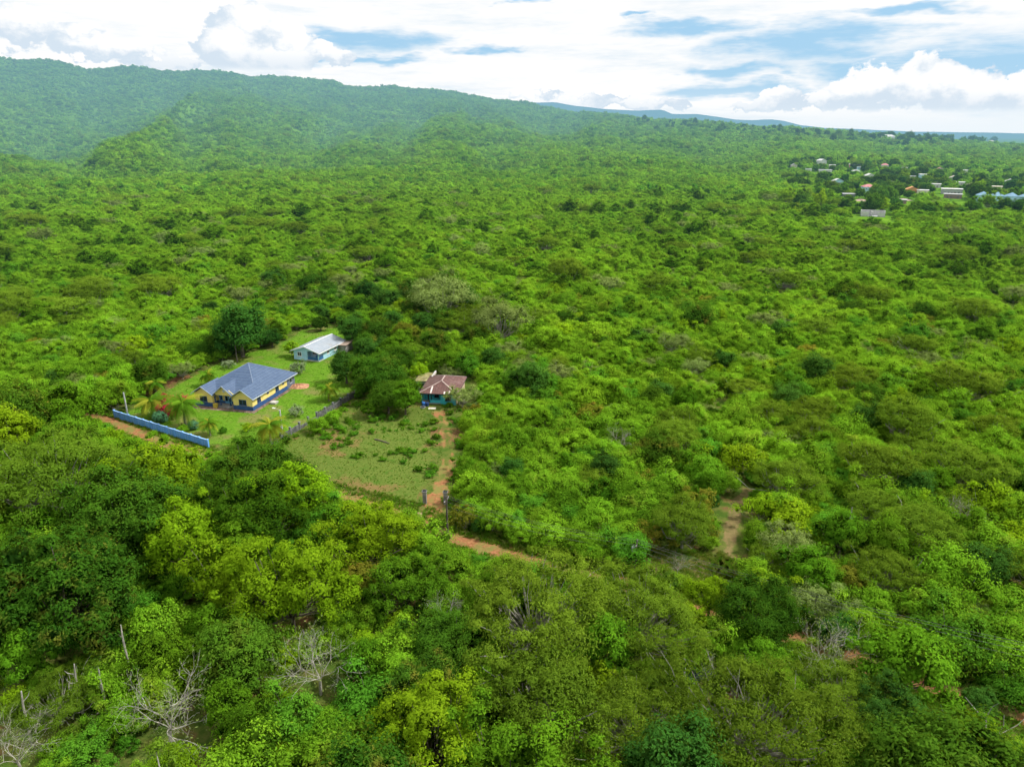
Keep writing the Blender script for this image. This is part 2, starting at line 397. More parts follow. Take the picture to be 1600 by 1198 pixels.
for k in range(3):
    proto(f'bright{k}', 'bright', 'bark', 4.3, 4.8, .85, 36, .26, .75, 24, 11, .36, .45, 1.8, .24, frac=.6, ragged=.3, low=-.4)
for k in range(3):
    proto(f'lime{k}', 'lime', 'bark', 4.6, 5.6, .9, 42, .22, .8, 22, 11, .36, .5, 2.0, .24, frac=.7, ragged=.36, low=-.35, coren=14, irregular=.24)
for k in range(2):
    proto(f'bigmango{k}', 'mango', 'bark', 9.0, 7.6, .78, 120, .185, .85, 30, 11, .42, .42, 3.0, .5, frac=.35, irregular=.14, low=-.5, ragged=.3)
    proto(f'biglime{k}', 'lime', 'bark', 7.2, 8.0, .85, 95, .165, .8, 24, 11, .38, .5, 3.0, .34, frac=.6, ragged=.4, low=-.35, coren=14, irregular=.26)
    proto(f'bigolive{k}', 'olive', 'palebark', 10.5, 8.2, .36, 150, .115, .42, 26, 10, .38, .32, 2.4, .45, frac=.9, ragged=.38, low=-.25, coren=7, holes=.08, irregular=.24, spread=.36, wob=.6)
proto('bigdark0', 'dark', 'bark', 7.4, 7.0, .85, 90, .19, .85, 28, 11, .38, .42, 2.4, .4, frac=.4, low=-.55, ragged=.28)
for k in range(2):
    proto(f'bigbright{k}', 'bright', 'bark', 7.2, 7.0, .8, 90, .185, .8, 26, 11, .38, .45, 2.4, .36, frac=.5, low=-.45, ragged=.36, irregular=.26)
proto('orange0', 'orange', 'bark', 3.8, 4.8, .85, 28, .26, .8, 20, 9, .42, .45, 1.8, .22, ragged=.3)
for k in range(3):
    proto(f'olive{k}', 'olive', 'palebark', 6.6, 6.0, .42, 75, .165, .42, 28, 10, .38, .32, 1.6, .34, frac=1.0, ragged=.36, low=-.25, coren=8, holes=.08, irregular=.2, spread=.36, wob=.5)
for k in range(2):
    proto(f'grey{k}', 'grey', 'palebark', 5.0, 4.4, .42, 48, .19, .45, 22, 9, .34, .32, 1.0, .22, frac=1.0, ragged=.4, low=-.15, coren=7, holes=.12, irregular=.25, spread=.38, wob=.4)
for k in range(6):
    proto(f'scrub{k}', 'scrub', 'palebark', 3.5, 2.2+.1*k, .72, 28, .28, .75, 30, 9, .30, .42, .6, .12, frac=.4, multi=True, ragged=.42, low=-.3, irregular=.34, up=.4, spread=.36, coren=22)
for k in range(3):
    proto(f'scrubdark{k}', 'scrubdark', 'bark', 3.4, 2.3, .76, 26, .29, .75, 30, 9, .30, .42, .6, .12, frac=.4, multi=True, ragged=.34, low=-.3, irregular=.26, coren=22)
for k in range(2):
    proto(f'scrublime{k}', 'lime', 'palebark', 3.2, 2.4, .7, 26, .25, .7, 17, 8, .36, .42, .6, .12, frac=.6, multi=True, ragged=.42, low=-.25, irregular=.34, coren=12)
for k in range(2):
    proto(f'scruborange{k}', 'orange', 'palebark', 2.8, 2.2, .72, 22, .26, .75, 17, 8, .36, .42, .6, .12, multi=True, ragged=.35, irregular=.3, coren=10)
for k in range(4):
    R, H = 5.4, 7.4
    mb, tips = bare_branches(R, H, 8 if k < 3 else 6)
    tm = mb.mesh(f'bare{k}_trunk', MAT['whitebark'])
    ti = tips[RNG.integers(0, len(tips), 750)]+RNG.normal(size=(750, 3))*.35; n = unit(RNG.normal(size=ti.shape)+np.array([0, 0, .5]))
    L = RNG.uniform(.16, .32, 750)
    cm = leaves_mesh(f'bare{k}_crown', ti, n, L, L*.4, RNG.random(750), np.zeros(750), [MAT['grey']])
    PROTO[f'bare{k}'] = (cm, tm, float(np.percentile(np.hypot(tips[:, 0], tips[:, 1]), 92)), float(tips[:, 2].mean()), float(tips[:, 2].max()))
proto('column0', 'dark', 'bark', 1.0, 2.2, 2.0, 26, .36, 1.0, 18, 7, .26, .4, .6, .1, low=-.95, irregular=.05, ragged=.08)
proto('round0', 'teal', 'bark', 1.6, 1.35, .82, 30, .26, 1.0, 20, 8, .20, .5, .4, .06, multi=True, low=-.7, irregular=.03, ragged=.06)
proto('flower0', 'magenta', 'bark', 2.3, 1.8, .8, 26, .27, .8, 20, 8, .26, .6, .4, .08, multi=True, low=-.5, irregular=.3, ragged=.3)
proto('silver0', 'silver', 'palebark', 2.4, 1.9, .75, 24, .26, .8, 16, 7, .26, .45, .4, .08, multi=True, low=-.4, irregular=.2, ragged=.3, coren=8)
proto('weed0', 'weed', 'bark', .95, .32, .55, 16, .32, .7, 12, 6, .22, .4, .1, .02, multi=True, low=-.1, irregular=.4, ragged=.45, coren=10)
proto('weed1', 'weed', 'bark', 1.1, .36, .5, 14, .30, .7, 12, 6, .22, .4, .1, .02, multi=True, low=-.1, irregular=.5, ragged=.5, coren=10)
proto('weed2', 'scrubdark', 'bark', .9, .4, .6, 14, .32, .7, 12, 6, .22, .4, .1, .02, multi=True, low=-.1, irregular=.4, ragged=.45, coren=10)
# light crowns for the far woodland
for k, m in enumerate(('scrub', 'scrub', 'scrubdark', 'bright', 'mango', 'olive', 'scrub', 'lime')):
    c, n, L, W, ti, co, lc, lr = crown_arrays(4.0, 2.7, .75, 11, .38, .75, 16, 4, .85, .6, ragged=.36, irregular=.3, coren=7, low=-.25)
    PROTO[f'far{k}'] = (leaves_mesh(f'far{k}_crown', c, n, L, W, ti, co, [MAT[m]]), None, 4.0, 2.7, 5.6)
# ------------------------------------------------------------------ ground sheet
def terrain():
    az = np.concatenate([np.radians(np.arange(-180, -52, 8)), np.radians(np.arange(-52, 52, .4)), np.radians(np.arange(52, 180, 8))])
    rr = np.concatenate([[0, 15, 30, 60, 100, 160, 220, 280], np.geomspace(320, 6000, 170), np.geomspace(6400, 14500, 9)])
    A, R = np.meshgrid(az, rr, indexing='ij'); x = R*np.sin(A); y = R*np.cos(A)
    z = hgt(x, y)-.0; V = np.stack([x, y, z], -1).reshape(-1, 3)
    na, nr = A.shape; f = []
    for i in range(na):
        j = (i+1) % na
        for k in range(nr-1): f.append((i*nr+k, i*nr+k+1, j*nr+k+1, j*nr+k)[::-1])
    me = bpy.data.meshes.new('ground'); me.from_pydata(V.tolist(), [], f); me.materials.append(MAT['ground'])
    me.polygons.foreach_set('use_smooth', [True]*len(f)); me.update()
    return tag(link('ground', me), 'flat reddish ground rising to green hills', kind='structure')
terrain()
FAR = [(300, 150), (700, 158), (840, 161), (868, 160), (900, 166), (950, 171), (1000, 173), (1035, 172), (1050, 178), (1090, 179), (1150, 187), (1180, 188), (1205, 186.5), (1225, 189), (1250, 196), (1290, 200), (1400, 205), (1500, 207), (1600, 209), (2200, 211)]
def far_ridge():
    px = np.arange(300, 2200, 6.0); V, f = [], []
    yy = np.interp(px, [a for a, _ in FAR], [b for _, b in FAR])+(fbm(px/34, px*0, 4, 4)-.5)*1.6
    rows = 14
    for a, b in zip(px, yy):
        d = ray(a, b); hd = math.hypot(d[0], d[1]); ux, uy = d[0]/hd, d[1]/hd
        for k in range(rows):
            s = k/(rows-1); R = 7200+2400*s; zt = HC+d[2]/hd*9600
            z = -40+(zt+40)*(s**1.3)*(1+.22*math.sin(s*PI)*(vnoise(np.array([a/40]), np.array([s*5]), 8)[0]-.5))
            V.append((ux*R, uy*R, z))
    n = len(px)
    for i in range(n-1):
        for k in range(rows-1): f.append((i*rows+k, (i+1)*rows+k, (i+1)*rows+k+1, i*rows+k+1))
    me = bpy.data.meshes.new('far_hills'); me.from_pydata(V, [], f); me.materials.append(MAT['ground']); me.polygons.foreach_set('use_smooth', [True]*len(f)); me.update()
    tag(link('far_hills', me), 'low blue hills on the horizon', kind='structure')
far_ridge()
# ------------------------------------------------------------------ sheets lying on the ground
def W2(pts): return np.array([at(*p)[:2] for p in pts])
def inside(P, x, y):
    r = np.zeros(np.shape(x), bool); n = len(P)
    for i in range(n):
        x0, y0 = P[i]; x1, y1 = P[(i+1) % n]
        c = ((y0 > y) != (y1 > y)) & (x < (x1-x0)*(y-y0)/(y1-y0+1e-12)+x0); r ^= c
    return r
def segd(P, x, y, closed=True):
    d = np.full(np.shape(x), 1e9); n = len(P)
    for i in range(n if closed else n-1):
        a = np.array(P[i]); b = np.array(P[(i+1) % n]); ab = b-a
        t = np.clip(((x-a[0])*ab[0]+(y-a[1])*ab[1])/(ab@ab+1e-12), 0, 1)
        d = np.minimum(d, np.hypot(x-a[0]-t*ab[0], y-a[1]-t*ab[1]))
    return d
def sheet(name, z, mat, sdf, bb, cell, fade, label):
    xs = np.arange(bb[0], bb[1], cell); ys = np.arange(bb[2], bb[3], cell)
    X, Y = np.meshgrid(xs, ys, indexing='ij')
    D = sdf(X, Y)+(fbm(X*.35, Y*.35, 3, 3)-.5)*2.2
    E_ = np.clip(D/fade, 0, 1); ins = D > -.6
    idx = -np.ones(X.shape, int); cellok = ins[:-1, :-1] | ins[1:, :-1] | ins[:-1, 1:] | ins[1:, 1:]
    need = np.zeros(X.shape, bool)
    for a in (0, 1):
        for b in (0, 1): need[a:X.shape[0]-1+a, b:X.shape[1]-1+b] |= cellok
    idx[need] = np.arange(need.sum())
    V = np.stack([X[need], Y[need], np.full(need.sum(), z)], 1)
    ii, jj = np.nonzero(cellok)
    f = np.stack([idx[ii, jj], idx[ii+1, jj], idx[ii+1, jj+1], idx[ii, jj+1]], 1)
    me = bpy.data.meshes.new(name); me.from_pydata(V.tolist(), [], f.tolist()); me.materials.append(MAT[mat])
    a = me.attributes.new('edge', 'FLOAT', 'POINT'); a.data.foreach_set('value', E_[need].astype(np.float32)); me.update()
    return tag(link(name, me), label, kind='structure')
def polysheet(name, z, mat, P, label, cell=.6, fade=2.2):
    s = lambda X, Y: np.where(inside(P, X, Y), 1, -1)*segd(P, X, Y)
    lo = P.min(0)-4; hi = P.max(0)+4
    return sheet(name, z, mat, s, (lo[0], hi[0], lo[1], hi[1]), cell, fade, label)
def linesheet(name, z, mat, P, hw, label, cell=.5, fade=1.4):
    s = lambda X, Y: hw-segd(P, X, Y, False)
    lo = P.min(0)-hw-3; hi = P.max(0)+hw+3
    return sheet(name, z, mat, s, (lo[0], hi[0], lo[1], hi[1]), cell, fade, label)
LAWN = W2([(185, 648), (262, 606), (330, 572), (400, 545), (440, 534), (470, 515), (515, 505), (545, 512), (556, 545), (553, 585), (552, 620), (430, 692), (390, 704), (322, 696)])
FIELD = W2([(425, 706), (552, 626), (610, 640), (655, 624), (722, 636), (726, 700), (712, 760), (706, 800), (640, 806), (540, 768), (470, 738)])
ROAD = W2([(140, 646), (165, 656), (240, 686), (310, 714), (400, 748), (560, 785), (640, 808), (700, 838), (790, 866), (880, 890), (960, 912), (1100, 958), (1300, 1018), (1500, 1086), (1700, 1150), (1900, 1220)])
TRACK = W2([(664, 826), (679, 792), (692, 752), (700, 715), (699, 685), (690, 658), (684, 636)])
TRAIL = W2([(1125, 930), (1135, 885), (1141, 840), (1150, 795), (1168, 765)])
VERGE = W2([(985, 872), (1060, 866), (1125, 872), (1160, 900), (1130, 925), (1050, 905), (1000, 900)])
PATCH = W2([(1440, 1075), (1500, 1085), (1520, 1120), (1500, 1160), (1460, 1140)])
PATCH2 = W2([(1370, 870), (1400, 880), (1385, 915), (1350, 905)])
PATCH3 = W2([(1085, 560), (1140, 560), (1150, 640), (1110, 640)])
polysheet('field', .004, 'field', FIELD, 'rough grassy clearing with reddish bare patches')
polysheet('lawn', .008, 'lawn', LAWN, 'bright green lawn round the yellow house')
polysheet('verge', .012, 'dirt', VERGE, 'dry grass verge by the utility pole')
linesheet('road', .016, 'road', ROAD, 3.0, 'narrow red dirt road')
linesheet('drive', .014, 'drive', TRACK, 2.3, 'dry yellowish strip along the wheel track', fade=2.4)
def rut(P, o): d = np.gradient(P, axis=0); d /= np.linalg.norm(d, axis=1, keepdims=True); return P+np.stack([-d[:, 1], d[:, 0]], 1)*o
RUTS = [rut(TRACK, .75), rut(TRACK, -.75)]
s_ = lambda X, Y: np.maximum(np.maximum(.42-segd(RUTS[0], X, Y, False), .42-segd(RUTS[1], X, Y, False))+.85, 2.2-segd(TRACK[:3], X, Y, False))-.55*(Y > TRACK[2][1])
sheet('track', .020, 'road', s_, (TRACK[:, 0].min()-5, TRACK[:, 0].max()+5, TRACK[:, 1].min()-4, TRACK[:, 1].max()+3), .35, 1.3, 'red wheel track across the clearing')
linesheet('path', .012, 'dirt', TRAIL, 1.2, 'bare path through the scrub')
polysheet('dirt_ground', .012, 'road', PATCH, 'bare orange soil by the road')
# ------------------------------------------------------------------ paints
YEL = plain('yellow_wall', (.74, .60, .20), .05, .8, .85, stain=(.60, .48, .18))
NAVY = plain('navy_plinth', (.030, .085, .23), .1, 1, .7, stain=(.06, .11, .22))
STONE = plain('grey_blue_wall', (.12, .15, .20), .15, 1.2, .8)
TRIM = plain('white_trim', (.72, .74, .74), .06, 1, .6)
GREYTRIM = plain('grey_fascia', (.42, .47, .52), .08, 1, .6)
GLASS = plain('dark_pane', (.018, .026, .04), .2, 2, .15)
BLUEDOOR = plain('blue_door', (.12, .33, .55), .1, 2, .5)
CONC = plain('grey_concrete', (.24, .24, .23), .2, 1, .9, stain=(.08, .08, .07))
PALECONC = plain('pale_concrete', (.46, .45, .42), .15, 1, .9, stain=(.2, .19, .16))
METALGREY = plain('galvanised_metal', (.42, .44, .45), .12, 1.5, .5, metallic=.3)
DARKMETAL = plain('dark_metal', (.03, .032, .035), .2, 3, .6)
BLACKRUB = plain('black_rubber', (.015, .015, .016), .1, 3, .8)
def roofmat(name, c0, c1, course=3.2, stainc=None, alongx=False, haze=False):
    m, nt = newmat(name)
    tc = nt.n('ShaderNodeTexCoord').outputs['Object']
    sep = nt.n('ShaderNodeSeparateXYZ', in_={0: tc})
    w = nt.math('FRACT', nt.math('MULTIPLY', sep.outputs[0 if alongx else 2], course))
    n = nt.noise(tc, .9, 5, .6).outputs[0]; n2 = nt.noise(tc, 6, 4).outputs[0]
    c = nt.mix(nt.maprange(nt.math('ADD', nt.math('MULTIPLY', n, .6), nt.math('MULTIPLY', n2, .4)), .3, .7), c0, c1)
    c = nt.mix(nt.maprange(w, 0, .3, .55, 0), c, tuple(x*.45 for x in c0))
    if stainc: c = nt.mix(nt.maprange(nt.noise(tc, .55, 5, .7).outputs[0], .52, .68, 0, .75), c, stainc)
    bp = nt.n('ShaderNodeBump', in_={'Strength': .5, 'Distance': .06, 'Height': w})
    b = nt.n('ShaderNodeBsdfPrincipled', in_={'Base Color': c, 'Roughness': .6, 'Specular IOR Level': .3, 'Normal': bp.outputs[0]})
    finish(nt, b.outputs[0], haze); return m
BLUEROOF = roofmat('blue_grey_tile', (.048, .085, .165), (.085, .130, .215), 2.6)
TINROOF = roofmat('pale_tin_sheet', (.24, .285, .34), (.33, .37, .42), 1.6, (.26, .26, .25), True)
RUSTROOF = roofmat('rusty_tin_sheet', (.085, .038, .034), (.150, .078, .066), 1.6, (.20, .13, .12), True)
BROWNROOF = roofmat('brown_tin_sheet', (.22, .17, .14), (.34, .27, .22), 1.6, (.16, .10, .08), True)
MOSSROOF = plain('mossy_slab', (.20, .18, .07), .3, .8, .9, stain=(.42, .40, .33))
def window(parent, wall, w, h, frame, pane, panes=2, depth=.05, label=None):
    """wall = (origin, along, out): a frame standing proud of the wall, its panes and a sill"""
    o, a, n = (np.array(q, float) for q in wall)
    def slabb(mb, s0, s1, z0, z1, d0, d1):
        P = [o+a*s0+n*d0, o+a*s1+n*d0, o+a*s1+n*d1, o+a*s0+n*d1]
        mb.slab([(*p[:2], p[2]+z1) for p in P], z1-z0)
    t = .09; f = MB()
    slabb(f, -w/2, w/2, h/2-t, h/2, 0, depth); slabb(f, -w/2, w/2, -h/2, -h/2+t, 0, depth)
    for s in np.linspace(-w/2, w/2-t, panes+1): slabb(f, s, s+t, -h/2+t, h/2-t, 0, depth*.96)
    fo = f.build('window', frame, parent)
    p = MB(); slabb(p, -w/2+t*.5, w/2-t*.5, -h/2+t*.5, h/2-t*.5, .004, depth*.45); p.build('pane', pane, fo)
    s = MB(); slabb(s, -w/2-.08, w/2+.08, -h/2-.1, -h/2-.002, 0, depth+.08); s.build('sill', frame, fo)
    return fo
def bar(mb, p, q, w, h, m=0):                  # a board from p to q, w wide across, h high
    p, q = np.array(p, float), np.array(q, float); d = unit(q-p); s = unit(np.cross(d, [0, 0, 1.]))*w/2
    u = np.array([0, 0, h/2]); b = len(mb.v)
    for e in (p, q): mb.v += [tuple(e-s-u), tuple(e+s-u), tuple(e+s+u), tuple(e-s+u)]
    for f in ((0, 1, 2, 3), (7, 6, 5, 4), (0, 4, 5, 1), (1, 5, 6, 2), (2, 6, 7, 3), (3, 7, 4, 0)): mb.f.append(tuple(b+i for i in f)); mb.m.append(m)
# ------------------------------------------------------------------ the yellow house
def yellow_house():
    B = at(395.7, 642); W, D = 15.0, 18.2; ang = math.radians(-14.2)
    A = B-np.array([math.cos(ang), math.sin(ang), 0])*W
    h = empty('yellow_house', A, ang); tag(h, 'yellow bungalow with navy plinth and blue-grey tiled hip roof', 'house')
    E_ = 2.95; o = .55; wl, wr = 4.7, 4.9; yr = 1.9; bv = 14.6    # eave, overhang, wing widths, recess, start of the back porch
    PL = 1.0
    # walls: body outline with the recessed entrance, gable ends above the eaves of the two wings
    w = MB()
    out = [(0, 0), (wl, 0), (wl, yr), (W-wr, yr), (W-wr, 0), (W, 0), (W, bv), (0, bv)]
    for i in range(len(out)):
        a, b = out[i], out[(i+1) % len(out)]
        w.poly([(a[0], a[1], PL), (b[0], b[1], PL), (b[0], b[1], E_), (a[0], a[1], E_)])
    w.poly([(0, 0, E_), (wl, 0, E_), (wl/2, 0, E_+1.55)]); w.poly([(W-wr, 0, E_), (W, 0, E_), (W-wr/2, 0, E_+1.6)])
    w.build('wall', YEL, h)
    p = MB()
    for i in range(len(out)):
        a, b = np.array(out[i], float), np.array(out[(i+1) % len(out)], float); d = (b-a)/np.linalg.norm(b-a); n = np.array([d[1], -d[0]])*.05
        P = [a+n-d*.03, b+n+d*.03, b-n, a-n]; p.slab([(*q, PL) for q in P], PL+.3)
    p.build('plinth', NAVY, h)
    pb = MB(); pb.box(.05, W-.03, bv, D, -.1, E_, 0); pb.build('porch_wall', STONE, h)
    pf = MB(); pf.box(wl+.2, W-wr-.2, .75, 1.85, E_-.1, E_+.1); pf.prism([(wl+.1, E_-.15), (W-wr-.1, E_-.15), (W-wr-.1, E_+.25), (W/2, E_+2.05), (wl+.1, E_+.25)], .62, .78); pf.build('porch_gable', YEL, h)
    v = MB(); v.tube([(W/2, .62, E_+1.0), (W/2, .55, E_+1.0)], .34, 16); v.build('round_vent', GREYTRIM, h)
    fl = MB(); fl.box(wl+.06, W-wr-.06, .45, yr-.02, -.1, .42); fl.box(W/2-1.6, W/2+1.6, -.1, .45, -.1, .21); fl.build('porch_floor', CONC, h)
    # arches between columns along the porch, door behind
    xs = [wl+.12, W/2-1.25, W/2+1.25, W-wr-.12]
    for x in xs:
        c = MB(); c.tube([(x, .74, .4), (x, .74, 2.2)], .13, 10); c.box(x-.19, x+.19, .55, .93, .42, .62); c.box(x-.19, x+.19, .55, .93, 2.16, 2.3); c.build('column', NAVY, h)
    for x0, x1 in zip(xs[:-1], xs[1:]):
        a = MB(); n = 12; mx = (x0+x1)/2; rx = (x1-x0)/2-.12; top = E_-.12
        for i in range(n):
            t0, t1 = PI*i/n, PI*(i+1)/n
            q = [(mx+rx*math.cos(t), 2.22+.52*math.sin(t)) for t in (t0, t1)]
            a.prism([q[0], q[1], (q[1][0], top), (q[0][0], top)], .66, .82)
        a.build('arch', NAVY, h)
    d = MB(); d.box(W/2-.85, W/2+.85, yr-.07, yr-.002, .42, 2.5); do = d.build('door', BLUEDOOR, h)
    g = MB(); [g.box(W/2+s-.3, W/2+s+.3, yr-.09, yr-.072, 1.0, 2.3) for s in (-.42, .42)]; g.build('pane', GLASS, do)
    k = MB(); k.tube([(W/2+.06, yr-.16, 1.4), (W/2+.06, yr-.075, 1.4)], .05, 8); k.build('handle', TRIM, do)
    X, Y = (1, 0, 0), (0, 1, 0); fr, rt = (0, -1, 0), (1, 0, 0)
    window(h, ((wl/2, 0, 1.85), X, fr), 1.9, 1.3, NAVY, GLASS); window(h, ((W-wr/2, 0, 1.85), X, fr), 1.9, 1.3, NAVY, GLASS)
    for s in (-1.95, 1.95): window(h, ((W/2+s, yr, 1.7), X, fr), .9, 1.35, BLUEDOOR, GLASS, 1)
    for y, ww, hh, z in ((2.6, 1.4, 1.25, 1.85), (6.3, .6, .55, 2.3), (10.2, 1.4, 1.25, 1.85), (12.9, .55, .5, 2.3)): window(h, ((W, y, z), Y, rt), ww, hh, NAVY, GLASS, 2 if ww > 1 else 1)
    window(h, ((W-.03, bv+1.8, 1.75), Y, rt), 1.0, 1.2, GREYTRIM, GLASS, 1)
    for y in (3.0, 8.0, 12.0): window(h, ((0, y, 1.85), Y, (-1, 0, 0)), 1.4, 1.25, NAVY, GLASS)
    # roof: main hip, then the three front gables running back into it
    r = MB(); ym = yr-.9; ax, ay, az_ = W/2+.3, 10.6, 7.55; ex0, ex1, ey1 = -o, W+o, D+o
    r.poly([(ex0, ym, E_), (ex1, ym, E_), (ax, ay-.35, az_)]); r.poly([(ex1, ym, E_), (ex1, ey1, E_), (ax, ay+.35, az_), (ax, ay-.35, az_)])
    r.poly([(ex1, ey1, E_), (ex0, ey1, E_), (ax, ay+.35, az_)]); r.poly([(ex0, ey1, E_), (ex0, ym, E_), (ax, ay-.35, az_), (ax, ay+.35, az_)])
    ro = r.build('roof', BLUEROOF, h)
    def gable(xa, xb, y0, zE, rise, yb0, ridge_back, name='roof_gable'):
        g = MB(); xm = (xa+xb)/2; t = .10
        g.slab([(xa, y0, zE+.05), (xm, y0, zE+rise+.05), (xm, ridge_back, zE+rise+.05), (xa, yb0, zE+.05)], t)
        g.slab([(xm, y0, zE+rise+.05), (xb, y0, zE+.05), (xb, yb0, zE+.05), (xm, ridge_back, zE+rise+.05)], t)
        go = g.build(name, BLUEROOF, ro)
        f = MB(); bar(f, (xa-.02, y0-.04, zE-.02), (xm, y0-.04, zE+rise-.02), .07, .22); bar(f, (xm, y0-.041, zE+rise-.02), (xb+.02, y0-.041, zE-.02), .07, .22); f.build('bargeboard', GREYTRIM, ro)
    gable(-o-.02, wl+.45, -.5, E_, 1.95, ym+.5, 6.2); gable(W-wr-.45, W+o+.02, -.5, E_, 2.0, 7.0, 6.4); gable(wl+.15, W-wr-.15, .1, E_+.08, 2.15, ym+.9, 6.6)
    rc = MB()
    for e in ((ex0, ym), (ex1, ym), (ex1, ey1), (ex0, ey1)): rc.tube([(e[0], e[1], E_+.03), (ax, ay, az_+.03)], .09, 5)
    rc.build('ridge_cap', plain('ridge_tile', (.17, .22, .31), .1, 2), ro)
    f = MB(); f.box(ex1+.002, ex1+.06, ym, ey1, E_-.2, E_+.03); f.box(ex0-.06, ex0-.002, ym, ey1, E_-.2, E_+.03); f.box(ex0-.06, ex1+.06, ey1+.002, ey1+.06, E_-.2, E_+.03); f.box(ex1+.024, ex1+.085, -.5, ym, E_-.17, E_+.05)
    f.build('fascia', GREYTRIM, ro)
    s = MB(); s.box(ex0+.03, ex1-.03, ym+.03, ey1-.03, E_-.14, E_-.08); s.build('soffit', TRIM, ro)
    # apron of bare soil and concrete round the front
    ap = MB(); ap.poly([(-.6, -2.0, .03), (W+1.1, -1.3, .03), (W+1.1, bv, .03), (W+.1, bv, .03), (W+.1, .3, .03), (-.6, .3, .03)]); ap.build('apron', plain('bare_apron', (.17, .115, .09), .3, .8, .95, stain=(.30, .27, .24)), h)
    # things standing by the house
    rotm = Matrix.Rotation(ang, 4, 'Z')
    def loc(x, y, z=0): return Vector(A)+rotm @ Vector((x, y, z))
    b = MB(); b.prism([(-.4, .0), (.4, .0), (.44, .9), (-.44, .9)], -.35, .35); b.box(-.47, .47, -.38, .38, .902, .97)
    bo = b.build('storage_bin', plain('yellow_plastic', (.55, .42, .07), .1)); bo.location = loc(wl+.8, -.25, .03); bo.rotation_euler[2] = ang; tag(bo, 'yellow lidded bin beside the porch of the yellow house', 'bin')
    m = MB(); m.box(-.7, .7, -.6, .6, 0, .35); m.box(-.8, .8, -.7, .7, .35, .45)
    mo = m.build('septic_cover', PALECONC); mo.location = loc(W+2.0, 5.4, 0); mo.rotation_euler[2] = ang; tag(mo, 'concrete tank cover in the lawn beside the yellow house', 'tank cover')
    return h
yellow_house()
def heap(name, px, py, r, hh, mat, label, cat):
    p = at(px, py); mb = MB(); n, k = 28, 7; vs = [(0, 0, hh)]
    for i in range(1, k+1):
        for j in range(n):
            t = 2*PI*j/n; rr = r*i/k*(1+.25*(vnoise(np.array([math.cos(t)*1.6+5]), np.array([math.sin(t)*1.6+i*.1]), 6)[0]-.5)*2)
            vs.append((rr*math.cos(t), rr*math.sin(t)*.8, hh*(1-(i/k)**1.4)*(.8+.4*random.random())-.02*(i == k)))
    mb.v = vs; mb.f = [(0, 1+j, 1+(j+1) % n) for j in range(n)]
    for i in range(k-1):
        for j in range(n): a = 1+i*n; mb.f.append((a+j, a+n+j, a+n+(j+1) % n, a+(j+1) % n))
    mb.m = [0]*len(mb.f); o = mb.build(name, mat); o.location = p; return tag(o, label, cat)
heap('soil_heap', 467, 604, 2.7, .8, plain('red_soil', (.36, .19, .11), .25, 1.2, .95), 'heap of reddish soil on the lawn behind the yellow house', 'soil heap')
heap('rubble_heap', 650, 806, 1.5, .5, plain('pink_rubble', (.33, .20, .15), .3, 2.5, .95), 'low pile of pinkish rubble at the roadside by the gate', 'rubble')
